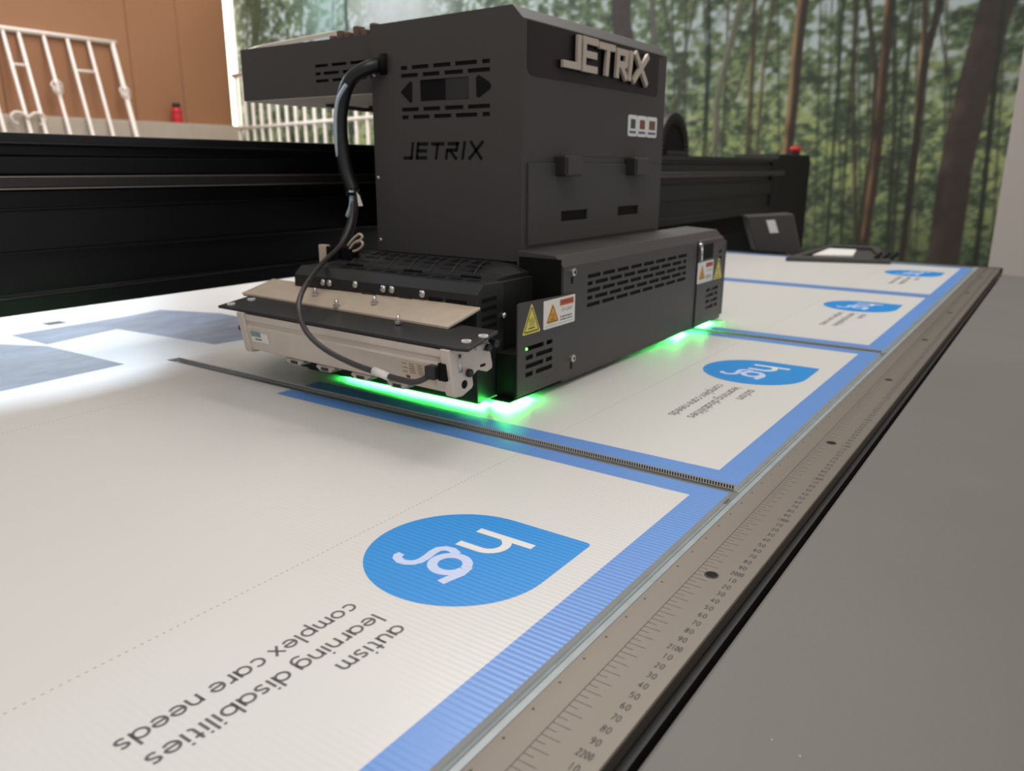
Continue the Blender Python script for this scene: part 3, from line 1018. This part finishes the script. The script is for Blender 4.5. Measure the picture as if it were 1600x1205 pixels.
for k_, (a, b) in enumerate(JL):
    lett.stroke([a, b], 8.0, YZ, CX1 + 4.5, CX1 + 8.0 + 0.03 * k_)
    pole.stroke([a, b], 8.6, YZ, CX1 + 0.5, CX1 + 4.4)
ll = pole.build('letter_backing', M['deep'], cvr)
lett.build('raised_lettering', M['badge_letter'], ll)
# stickers
for (y0_, y1_), cc_ in (((578, 606), (60, 82, 66)), ((607, 636.5), (120, 76, 62)), ((637.5, 671), (112, 82, 62))):
    s_ = MB().prism(rrect(y0_, y1_, 297, 325.5, 3.5), YZ, CX1, CX1 + 0.8).build('info_sticker', M['white'], cvr)
    MB().prism([(y0_ + 7, 307.5), (y1_ - 6, 307.5), (y1_ - 6, 320), (y0_ + 7, 320)], YZ, CX1 + 0.8, CX1 + 1.0).build('picture', mat('sticker_picture', cc_, 0.6), s_)
    MB().prism([(y0_ + 4, 301), (y1_ - 4, 301), (y1_ - 4, 304.3), (y0_ + 4, 304.3)], YZ, CX1 + 0.8, CX1 + 1.0).build('caption', mat('sticker_caption', (84, 98, 130), 0.6), s_)
# lower access panel on the front
ap = MB().slotted(326, 687, 164.5, 259.5, [(400, 466, 189, 201.6), (553, 617, 189.3, 201.8)], YZ, CX1 + 0.2, CX1 + 2.6).build('access_panel', M['carriage'], cvr, bevel=0.6)
MB().box(CX1 + 0.05, CX1 + 0.3, 396, 620, 186, 204).build('handle_slot_backing', M['deep'], ap)
MB().box(CX1, CX1 + 0.5, 400, 600, 268.4, 269.4).build('panel_lip', M['front'], cvr)
for ya, yb_ in ((384.5, 424), (572.5, 617)):
    hk = MB().box(CX1, CX1 + 18, ya, yb_, 244, 268)
    hk = hk.build('latch', M['black'], cvr, bevel=2.5)
    MB().box(CX1 + 18, CX1 + 19.2, ya + 3, yb_ - 1, 246.5, 266).build('latch_face', M['carriage'], hk, bevel=0.5)
for z_ in (366, 240, 160):
    MB().ball((CX0 + 5, CY0 - 0.2, z_), 2.6, 10, 6, (1, 0.6, 1)).build('cover_screw', M['chrome'], cvr, smooth=True)

# --- box reaching back over the gantry
AX0, AX1 = -871.0, -602.5
arm = MB()
ah = []
for zr, st0 in ((384.5, 0), (374.6, 1), (365.4, 0)):
    xs0 = at(494, 100 + (0), y=325)[0]
    segs = [(0, 25), (32, 60), (67, 95), (102, 130)] if st0 == 0 else [(0, 10), (16, 45), (52, 80), (87, 115)]
    ah += [(-716 + a, -716 + b, zr - 1.9, zr + 1.9) for a, b in segs]
arm.slotted(AX0, AX1, 346, 416, ah, XZ, 327, 325)
arm = arm.build('rear_box', M['carriage'], car)
MB().box(AX0 + 1, AX1, 328.5, 690, 348, 415.5).build('rear_box_core', M['deep'], arm)
MB().box(AX0, AX0 + 2, 327, 692, 346, 416).build('rear_box_end', M['carriage'], arm)
MB().box(AX0, AX1, 327, 692, 345, 347.5).build('rear_box_underside', M['cream'], arm)
MB().prism([(330, 416), (350, 424), (505, 464), (514, 466), (514, 460), (352, 418.5)], YZ, AX0 + 3, AX0 + 16).build('sloping_cable_guide', M['whitepaint'], arm)
M['terminal'] = mat('brown_terminals', (104, 80, 68), 0.6)
for k, (xx_, zz_) in enumerate(((-700, 423), (-686, 428), (-672, 425), (-655, 431), (-641, 426), (-625, 432))):
    MB().box(xx_, xx_ + 10, 338, 352, 416, zz_).build('terminal_block', M['terminal'], arm, bevel=1.5)
for k in range(3):
    MB().tube([(-800 + 30 * k, 420 + 60 * k, 344), (-740, 440 + 60 * k, 336 - 3 * k), (-650, 450 + 60 * k, 334), (-604, 455 + 60 * k, 338)], 3, 8).build('underside_cable', M['harness'], arm, smooth=True)
MB().box(-838, -603, 560, 670, 140, 330).build('slide_mount', M['deep'], car, bevel=4)

# --- front guard with vents
fh = []
for r_, zr in enumerate((129.4, 120.7, 111.9, 103.2, 94.6)):
    yy_ = 361.0
    L_ = 32.0
    first = True
    while yy_ < 655:
        l_ = 13.0 if (r_ % 2 == 1 and first) else L_
        e_ = min(yy_ + l_, 660)
        fh.append((yy_, e_, zr - 2.5, zr + 2.3))
        yy_ = e_ + 6.2
        first = False
FX = -306.0
fg = MB().slotted(305, 700, 11, 145, fh, YZ, FX - 1.6, FX)
fg = fg.build('front_guard', M['front'], car)
MB().prism([(FX, 145), (FX - 11, 157.5), (FX - 64, 160.5), (FX - 64, 12), (FX - 1.6, 12), (FX - 1.6, 145)], XZp, 305, 806).build('guard_body', M['front'], fg, bevel=1.5)
MB().box(FX - 1.65, FX - 1.55, 355, 662, 90, 133).build('vent_backing', M['deep'], fg)
MB().box(FX - 60, FX - 3, 303.5, 304.9, 14, 154).build('end_face', M['deep'], fg)

# near end flange with vents and stickers
nh = []
for zr, segs in ((65.5, ((226, 263), (268, 281))), (55.6, ((226.5, 241), (247, 281))), (46.0, ((226.5, 262), (267, 281))), (36.6, ((226, 241), (247, 281)))):
    nh += [(a, b, zr - 2.6, zr + 2.6) for a, b in segs]
nf = MB().slotted(211, 329, 15, 112.5, nh, YZ, FX, FX + 1.8)
nf.prism([(211, 112.5), (329, 112.5), (329, 113.8), (215, 117), (211, 115)], YZ, FX, FX + 1.8)
nf = nf.build('end_flange', M['front'], car)


def hazard(parent, y0_, y1_, z0_, z1_, colr, d):
    c_ = (y0_ + y1_) / 2
    tri = lambda s: [(c_ + (y - c_) * s, (z0_ * .62 + z1_ * .38) + (z - (z0_ * .62 + z1_ * .38)) * s) for y, z in ((y0_, z0_ + 1), (y0_ + 1.5, z0_), (y1_ - 1.5, z0_), (y1_, z0_ + 1), (c_ + 1, z1_), (c_ - 1, z1_))]
    t_ = MB().prism(tri(1), YZ, d, d + 0.4).build('hazard_triangle', colr, parent)
    rim = MB().stroke(tri(0.80), 1.3 * (y1_ - y0_) / 32, YZ, d + 0.45, closed=True)
    wv_ = (y1_ - y0_)
    hz = z1_ - z0_
    for k in (-1, 0, 1):
        rim.stroke([(c_ + wv_ * (.10 * k + .03 * math.sin(q_)), z0_ + hz * (.26 + .06 * q_)) for q_ in np.linspace(0, 4.6, 8)], wv_ * .03, YZ, d + 0.46)
    rim.stroke([(c_ - wv_ * .18, z0_ + hz * .19), (c_ + wv_ * .18, z0_ + hz * .19)], wv_ * .04, YZ, d + 0.46)
    rim.build('heat_symbol', M['text'], t_)
    return t_


def warning_label(parent, y0_, y1_, z0_, z1_, d):
    lb = MB().prism(rrect(y0_, y1_, z0_, z1_, 1.5), YZ, d, d + 0.4).build('warning_label', M['white'], parent)
    wl_, hl_ = y1_ - y0_, z1_ - z0_
    p = MB().prism([(y0_ + wl_ * .50, z1_ - hl_ * .30), (y1_ - wl_ * .05, z1_ - hl_ * .30), (y1_ - wl_ * .05, z1_ - hl_ * .08), (y0_ + wl_ * .50, z1_ - hl_ * .08)], YZ, d + 0.4, d + 0.5)
    p.build('orange_header', M['orange'], lb)
    hz = hazard(lb, y0_ + wl_ * .08, y0_ + wl_ * .46, z0_ + hl_ * .18, z0_ + hl_ * .82, M['amber'], d + 0.4)
    hz.parent = lb
    tx_ = MB()
    text_mesh(tx_, 'WARNING', hl_ * .17, YZ, d + 0.55, y0_ + wl_ * .725, z1_ - hl_ * .19)
    text_mesh(tx_, 'UV LIGHT', hl_ * .17, YZ, d + 0.45, y0_ + wl_ * .74, z1_ - hl_ * .46)
    for k, (a, b) in enumerate(((.52, .84), (.52, .92))):
        zc_ = z0_ + hl_ * (.30 - .10 * k)
        q_ = y0_ + wl_ * a
        while q_ < y0_ + wl_ * b:
            e_ = q_ + random.uniform(.04, .09) * wl_
            tx_.flat([(q_, zc_ - hl_ * .025), (e_, zc_ - hl_ * .025), (e_, zc_ + hl_ * .025), (q_, zc_ + hl_ * .025)], YZ, d + 0.45)
            q_ = e_ + wl_ * .02
    tx_.stroke([(y0_ + wl_ * .04, z0_ + hl_ * .09), (y1_ - wl_ * .04, z0_ + hl_ * .09)], 0.35, YZ, d + 0.45)
    tx_.build('label_print', M['text'], lb)
    return lb


hazard(nf, 219.5, 254, 81.5, 113, M['yellow'], FX + 1.8)
warning_label(nf, 260.7, 328.4, 81, 113, FX + 1.8)
MB().ball((FX + 1.2, 228.5, 65.5), 1.5, 8, 6).build('indicator_led', M['greenled'], nf)


def screw(parent, y, z, r=4.2, x=FX):
    s_ = MB().tube([(x, y, z), (x + 3.2, y, z), (x + 4.2, y, z)], [r, r, r * .75], 16).build('screw', M['chrome'], parent, smooth=False)
    MB().tube([(x + 4.15, y, z), (x + 4.3, y, z)], r * .45, 6).build('hex_socket', M['deep'], s_)
    return s_


screw(nf, 323.6, 37.4, 4.6, FX + 1.8)
MB().box(FX, FX + 2.1, 321.5, 325.5, 24, 32).build('keyhole_slot', M['deep'], nf)
screw(fg, 324, 138.6, 4.6)
MB().box(FX, FX + 0.3, 321.8, 326, 125, 133).build('keyhole_slot', M['deep'], fg)

# far end flange
f2h = []
for zr, segs in ((66, ((744, 760), (765, 795))), (57, ((744, 776), (781, 795))), (47.5, ((745, 760), (765, 795))), (38, ((746, 778), (783, 796)))):
    f2h += [(a, b, zr - 2.6, zr + 2.6) for a, b in segs]
f2h += [(788, 803, 121.5, 126.5), (788, 803, 111.5, 116.5)]
ff = MB().slotted(704, 812, 12, 142, f2h, YZ, FX, FX + 1.8).build('end_flange', M['front'], car)
MB().prism([(704, 142), (812, 142), (806, 147), (712, 147)], YZ, FX - 20, FX + 1.8).build('flange_top', M['front'], ff, bevel=2)
hazard(ff, 772, 809, 80, 113.5, M['yellow'], FX + 1.8)
warning_label(ff, 702.5, 767, 80.5, 113.5, FX + 1.8)
screw(ff, 706, 139, 4.6, FX + 1.8)
MB().tube([(FX + 5, 706, 138), (FX + 5, 707, 116)], 2.2, 8).build('bolt_shank', M['chrome'], ff, smooth=True)
MB().box(FX + 1.8, FX + 2.3, 718, 762, 117, 140).build('dark_window', M['deep'], ff)
# inner dark block the flanges screw onto
MB().box(-560, FX - 66, 232, 314, 13, 130).build('lamp_box', M['black'], car, bevel=1.5)
MB().box(-560, FX - 4, 700, 840, 14, 138).build('lamp_box', M['black'], car, bevel=1.5)
MB().box(-598, FX - 66, 316, 700, 16, 145.5).build('head_box', M['deep'], car)

# --- lamp housing on the near side
hp = [(178, 12), (178, 127.5), (189.5, 137.5), (226, 136.5), (226, 12)]
hs = MB().prism(hp, YZ, -612, -333).build('lamp_housing', M['black'], car, bevel=0.8)
for zc_ in (120.4, 111, 101.2, 92.3, 83.0):
    MB().prism([(186, zc_ - 2.6), (212, zc_ - 1.6), (212, zc_ + 2.4), (186, zc_ + 1.8)], YZ, -333.5, -332.7).build('side_slot', M['deep'], hs)
for xa, xb in ((-398, -379), (-374, -346)):
    MB().box(xa, xb, 177.6, 178.5, 115.5, 120).build('front_slot', M['deep'], hs)
for xk, zk in ((-506.5, 124), (-462.8, 123), (-449.7, 123.2), (-405.4, 122.6)):
    MB().ball((xk, 176.5, zk), 4.2, 12, 8, (1, 0.7, 1)).build('dome_screw', M['chrome'], hs, smooth=True)
for xk in (-486, -430):
    fn = MB().ring((xk, 177.9, 96), (0, -1.4, 0), 19, 21.5, 28).build('fan_ring', M['gantry_lite'], hs)
    MB().tube([(xk, 178, 96), (xk, 176.9, 96)], 18.8, 24).build('fan_opening', M['deep'], fn)
for xk, zk in ((-560, 122), (-549, 122)):
    MB().ball((xk, 176.5, zk), 4, 10, 8, (1, 0.7, 1)).build('dome_screw', M['chrome'], hs, smooth=True)
for k in range(9):
    MB().prism(rrect(-560 + 24 * k, -545 + 24 * k, 203, 213, 3), XY, 136.8, 137.6).build('embossed_slot', M['deep'], hs)
MB().prism([(-330.6, 214), (-330.6, 218), (-333, 218), (-333, 214)], XY, 12, 100).build('seam_strip', M['gantry_lite'], hs)
MB().ball((-331.5, 224, 100), 3.2, 10, 6).build('side_screw', M['chrome'], hs, smooth=True)

# --- middle block with louvred fan hood
mb_ = MB().box(-640, -347, 227, 314, 13, 133).build('fan_block', M['black'], car, bevel=1)
hood_prof = [(231, 132.5), (232, 136.5), (244, 142), (262, 146.5), (290, 148), (306, 146), (313, 142), (313, 132.5)]
hd = MB()
XR, XL = -352, -620
nseg = 12
rows = []
for k in range(nseg + 1):
    t = k / nseg
    x = XL + (XR - XL) * t
    e_ = min(1, max(0.0, (XR - x) / 34), )
    e2 = min(1, max(0.0, (x - XL) / 20))
    f_ = min(math.sqrt(e_), math.sqrt(e2))
    rows.append([(x, y, 132.5 + (z - 132.5) * (0.35 + 0.65 * f_)) for y, z in hood_prof])
npf = len(hood_prof)
hd.add([p_ for r_ in rows for p_ in r_], [(i * npf + j, i * npf + j + 1, (i + 1) * npf + j + 1, (i + 1) * npf + j) for i in range(nseg) for j in range(npf - 1)] +
       [tuple(range(npf)), tuple(nseg * npf + j for j in range(npf))[::-1]])
hood = hd.build('fan_hood', M['black'], car, smooth=False)
lv = MB()
rb = MB()
for k in range(7):
    xa = -598 + 32 * k
    for j in range(4):
        yy_ = 242 + 10.5 * j
        zz_ = np.interp(yy_, [p_[0] for p_ in hood_prof], [p_[1] for p_ in hood_prof]) + 0.3
        lv.add([(xa + 2 - 4 * j * .4, yy_, zz_), (xa + 23 - 4 * j * .4, yy_, zz_), (xa + 23 - 4 * j * .4, yy_ + 5.5, zz_ + 1.1), (xa + 2 - 4 * j * .4, yy_ + 5.5, zz_ + 1.1)], [(0, 1, 2, 3)])
    rb.tube([(xa + 27 - .4 * (y - 232), y, np.interp(y, [p_[0] for p_ in hood_prof], [p_[1] for p_ in hood_prof]) + 0.3) for y in (234, 244, 262, 284)], 0.9, 6)
lv.build('louvre_slots', M['deep'], hood)
rb.build('louvre_ribs', M['front'], hood)
for xk in (-575, -480, -395):
    MB().box(xk, xk + 26, 229, 234, 133, 138.5).build('hood_clip', M['deep'], hood, bevel=1)
MB().box(-362, -348.5, 256, 300, 95, 128).build('side_bracket', M['front'], mb_, bevel=2)

# --- silver curing lamp hanging in front of the housing (runs slightly askew)
yaw = lambda p: (p[0], p[1] + (-290 - p[0]) * 0.038, p[2])
lamp_prof = [(82, 92), (82, 85), (84.5, 83), (84.5, 79.5), (82, 77.5), (88, 50), (97, 47.5), (110, 52), (113, 62), (140, 70), (140, 92)]
lp = MB(yaw).prism(lamp_prof, YZ, -600, -301).build('curing_lamp', M['alu'], car, bevel=0.8)
cap_prof = [(78, 93.5), (86, 50), (87.5, 46.5), (98, 45.5), (112, 50), (115.5, 53), (114, 62), (123, 66.6), (138, 61.5), (146, 63.5), (146.5, 68), (142, 84), (140, 93.5)]
for x0_, x1_ in ((-302, -290), (-612, -600)):
    ec_ = MB(yaw).prism(cap_prof, YZ, x0_, x1_).build('end_cap', M['alu'], lp, bevel=1.4)
    if x1_ == -290:
        MB(yaw).tube([(-291, 101, 57), (-289.6, 101, 57)], 4.2, 16).build('cap_hole', M['deep'], lp)
        MB(yaw).tube([(-291, 107, 67), (-286.5, 107, 67), (-285.5, 107, 67)], [4, 4, 3], 14).build('cap_bolt', M['black'], lp)
        MB(yaw).tube([(-290.5, 94, 87), (-290, 95.5, 70)], 2.2, 8).build('cap_pin', M['chrome'], lp, smooth=True)
        MB(yaw).box(-290.2, -288, 118, 140, 86.5, 91).build('cap_rib', M['alu'], lp, bevel=0.6)
        MB(yaw).box(-290.2, -289.6, 126, 134, 68.5, 71).build('cap_slot', M['deep'], lp)
        MB(yaw).tube([(-290, 134, 87), (-284, 134, 87)], 3.6, 12).build('cap_bolt', M['black'], lp)
        MB(yaw).tube([(-290, 143, 90), (-282, 143, 90)], 4.0, 12).build('cap_bolt', M['black'], lp)
MB(yaw).tube([(-612, 88, 74), (-617, 88, 74)], 5, 12).build('cap_bolt', M['black'], lp)
sl = 6.0 / 64
plate = lambda u, v, d: (u, v, 95 + (v - 82) * sl + d)
bpl = MB(yaw).prism([(-652, 82), (-284, 82), (-272, 85), (-283, 146), (-660, 148)], plate, -1.8, 1.2).build('black_plate', M['black'], lp, bevel=0.5)
for (xk, yk) in ((-287, 101), (-283, 122), (-640, 92), (-636, 118)):
    MB(yaw).ring((xk, yk, 96.2 + (yk - 82) * sl), (0, 0, 1.8), 3.0, 4.8, 20).build('eyelet', M['white'], bpl)
sl2 = 12.5 / 46
spl = lambda u, v, d: (u, v, 100.5 + (v - 130) * sl2 + d)
yaw2 = lambda p: (p[0], p[1] + (-331 - p[0]) * 0.045, p[2])
silver = MB(yaw2).prism([(-672, 130), (-331, 128), (-327, 176), (-668, 176)], spl, 0.5, 3.0).build('silver_plate', M['alu_sheet'], lp, bevel=0.3)
MB(yaw2).prism([(-671, 131), (-331.8, 129), (-328, 176), (-667, 176)], spl, -1.2, 0.5).build('plate_backing', M['black'], silver)
for (u_, v_) in ((493.6, 475), (525, 460), (586, 488), (621, 470)):
    best = min(((abs(spl(0, y_ - (-331 - at(u_, v_, z=spl(0, y_, 3)[2])[0]) * 0.045, 3)[2] - 0), y_) for y_ in (150,)), key=lambda t_: t_[0])
    P_ = None
    zz_ = 108.0
    for it in range(6):
        P_ = at(u_, v_, z=zz_)
        zz_ = spl(0, P_[1] - (-331 - P_[0]) * 0.045, 3.0)[2]
    sd = MB().tube([(P_[0], P_[1], zz_ - 1), (P_[0], P_[1], zz_ + 9)], 2.0, 10).build('stud', M['chrome'], silver, smooth=True)
    MB().tube([(P_[0], P_[1], zz_), (P_[0], P_[1], zz_ + 3)], 4.2, 6).build('nut', M['chrome'], sd)
lc = MB()
for (xk) in (-538.6, -486.8, -430.6, -377.0):
    y_ = 108 + (-290 - xk) * 0.038
    c_ = MB().prism([(xk - 13, 45.5), (xk - 15, 42), (xk - 8, 38), (xk + 8, 38), (xk + 10, 41), (xk + 16, 43), (xk + 13, 45.5)], XZ, y_ - 9, y_ + 8).build('clamp', M['alu'], lp, bevel=1.2)
    MB().box(xk - 6, xk + 5, y_ - 9.6, y_ - 8.8, 39.5, 43).build('clamp_gap', M['gantry_lite'], c_)
    MB().prism([(xk - 17, 48), (xk - 15, 44), (xk + 18, 44.5), (xk + 14, 48)], XZ, y_ - 6, y_ + 6).build('clamp_spring', M['deep'], c_)
face = lambda u, v, d: (u, 82 + (77.5 - v) * (6 / 27.5) + (-290 - u) * 0.038 - d, v)
lb1 = MB().flat([(-356, 75), (-313, 73), (-313, 56), (-356, 56)], face, 0.4).build('rating_label', M['alu_sheet'], lp)
tx = MB()
for k, (xa, xb) in enumerate(((-354, -348), (-345, -338), (-334, -327))):
    for j in range(5):
        if k == 0 and j % 2:
            continue
        tx.flat([(xa, 72.5 - 2.2 * j), (xb, 72.5 - 2.2 * j), (xb, 71.9 - 2.2 * j), (xa, 71.9 - 2.2 * j)], face, 0.5)
tx.flat([(-351, 60), (-346, 60), (-346, 57), (-351, 57)], face, 0.5)
tx.build('rating_print', M['cable'], lb1)
lb2 = MB().flat([(-594, 73), (-563, 73), (-563, 61), (-594, 61)], face, 0.4).build('maker_label', M['white'], lp)
MB().flat([(-594, 73), (-576, 73), (-576, 67), (-594, 67)], face, 0.5).build('maker_print', M['teal'], lb2)
MB().flat([(-588, 65), (-576, 65), (-576, 63.4), (-588, 63.4)], face, 0.5).build('maker_print', M['cable'], lb2)

# --- lamp light: the green strips under the housing and under the far end
MB().box(-600, -334, 180, 186, 9.9, 12.0).build('glow_stop_lip', M['deep'], hs)  # added lip that narrows the green spill in front of the housing
MB().flat([(-545, 189), (-336, 188), (-336, 201), (-545, 192)], XY, 11.4).build('lamp_window', M['greenlamp'], hs)
MB().flat([(-331, 199.5), (FX - 3, 199.5), (FX - 3, 246), (-331, 246)], XY, 11.0).build('lamp_window', M['greenlamp'], car)
MB().flat([(-420, 660), (FX - 6, 660), (FX - 6, 690), (-420, 690)], XY, 10.6).build('lamp_window', M['greenlamp'], car)
MB().flat([(-420, 752), (FX - 5, 752), (FX - 5, 800), (-420, 800)], XY, 10.8).build('lamp_window', M['greenlamp'], car)
MB().box(-332, FX - 0.3, 199, 330, 11.2, 13.0).build('glow_stop_plate', M['deep'], car)  # added plate that keeps the green light from shining upward
MB().box(-330, FX - 0.3, 209, 304, 13.5, 62).build('inner_shield', M['deep'], car)
MB().box(-425, FX - 1.8, 640, 806, 11.0, 11.9).build('glow_stop_plate', M['deep'], car)  # same added light stop above the far strips


# --- cables
def smooth_path(pts, n=8):
    P = [np.array(q, float) for q in pts]
    P = [2 * P[0] - P[1]] + P + [2 * P[-1] - P[-2]]
    out = []
    for i in range(1, len(P) - 2):
        for k in range(n):
            t = k / n
            a, b, c, d = P[i - 1], P[i], P[i + 1], P[i + 2]
            out.append(0.5 * ((2 * b) + (c - a) * t + (2 * a - 5 * b + 4 * c - d) * t * t + (3 * b - a - 3 * c + d) * t ** 3))
    out.append(P[-2])
    return [tuple(q) for q in out]


hr = [at(u, v, y=y) for u, v, y in ((600, 101, 318), (575, 106, 300), (548, 124, 290), (535, 160, 286), (532, 205, 284), (540, 262, 282), (552, 300, 282))]
hrn = MB().tube(smooth_path(hr), 8.8, 12).build('cable_sleeve', M['harness'], car, smooth=True)
MB().tube([hr[0] + np.array([6, 1, 0]), hr[0] + np.array([-2, -3, 0])], 13, 16).build('grommet', M['deep'], hrn, smooth=True)
h2 = [at(u, v, y=y) for u, v, y in ((541, 132, 279), (527, 160, 276), (524, 200, 275), (528, 245, 276))]
MB().tube(smooth_path(h2), 2.6, 8).build('clear_tube', M['clear'], hrn, smooth=True)
mid = [at(u, v, y=y) for u, v, y in ((551, 296, 280), (553, 325, 279), (548, 352, 278), (538, 378, 276), (532, 402, 272), (530, 414, 268))]
MB().tube(smooth_path(mid), 6.0, 10).build('cable_bundle', M['cable'], car, smooth=True)
tie = MB().ring(at(553, 303, y=277) + np.array([0, 0, -2]), (0, 0, 4), 8.0, 10.2, 16)
tie.build('cable_tie', M['deep'], hrn)
mk = at(556, 312, y=272)
MB().add([at(557, 300, y=270), at(562, 306, y=270), at(567, 322, y=270), at(560, 322, y=270), at(557, 300, y=271), at(562, 306, y=271), at(567, 322, y=271), at(560, 322, y=271)],
         [(0, 1, 2, 3), (7, 6, 5, 4), (0, 4, 5, 1), (1, 5, 6, 2), (2, 6, 7, 3), (3, 7, 4, 0)]).build('cable_flag', M['white'], hrn)
wt = [at(u, v, y=y) for u, v, y in ((549, 298, 272), (549, 320, 272), (543, 338, 273))]
MB().tube(smooth_path(wt), 3.0, 8).build('pale_wrap', M['clear'], hrn, smooth=True)
lowc = [at(u, v, y=y) for u, v, y in ((551, 315, 268), (548, 350, 258), (532, 383, 235), (505, 410, 190), (484, 436, 140), (470, 462, 96), (467, 488, 72), (480, 520, 68), (508, 546, 70), (550, 568, 72), (592, 583, 72), (625, 593, 72), (648, 597, 74), (665, 591, 77), (678, 583, 80))]
lcab = MB().tube(smooth_path(lowc), 2.9, 10).build('lamp_cable', M['cable'], car, smooth=True)
wsl = [at(u, v, y=71) for u, v in ((584, 579), (596, 584), (607, 589))]
MB().tube(wsl, 4.0, 10).build('white_sleeve', M['white'], lcab, smooth=True)
pq = at(684, 581, y=82)
pg = MB().box(pq[0] - 10, pq[0] + 2, 74, 84, pq[2] - 7, pq[2] + 6)
pg.build('plug', M['black'], lcab, bevel=1.5)
MB().box(pq[0] + 1.5, pq[0] + 11, 80, 90, pq[2] - 8, pq[2] + 9).build('socket', M['deep'], lp, bevel=0.6)
for u, v in ((520, 402), (531, 405), (543, 404), (550, 406)):
    q = at(u, v, y=246)
    MB().box(q[0] - 6, q[0] + 5, 240, 254, 133, q[2] + 14).build('connector', M['deep'], car, bevel=1.5)
bc = at(508, 392, y=250)
MB().box(bc[0] - 8, bc[0] + 6, 246, 254, 133, bc[2] + 8).build('connector_housing', M['alu_sheet'], car, bevel=1)
for lpx in ([(545, 392), (552, 381), (562, 376), (567, 382), (560, 390), (548, 394)], [(543, 384), (553, 372), (562, 366), (566, 371), (558, 379)]):
    MB().tube(smooth_path([at(u, v, y=244) for u, v in lpx]), 1.5, 8).build('wire_loop', M['alu_sheet'], car, smooth=True)
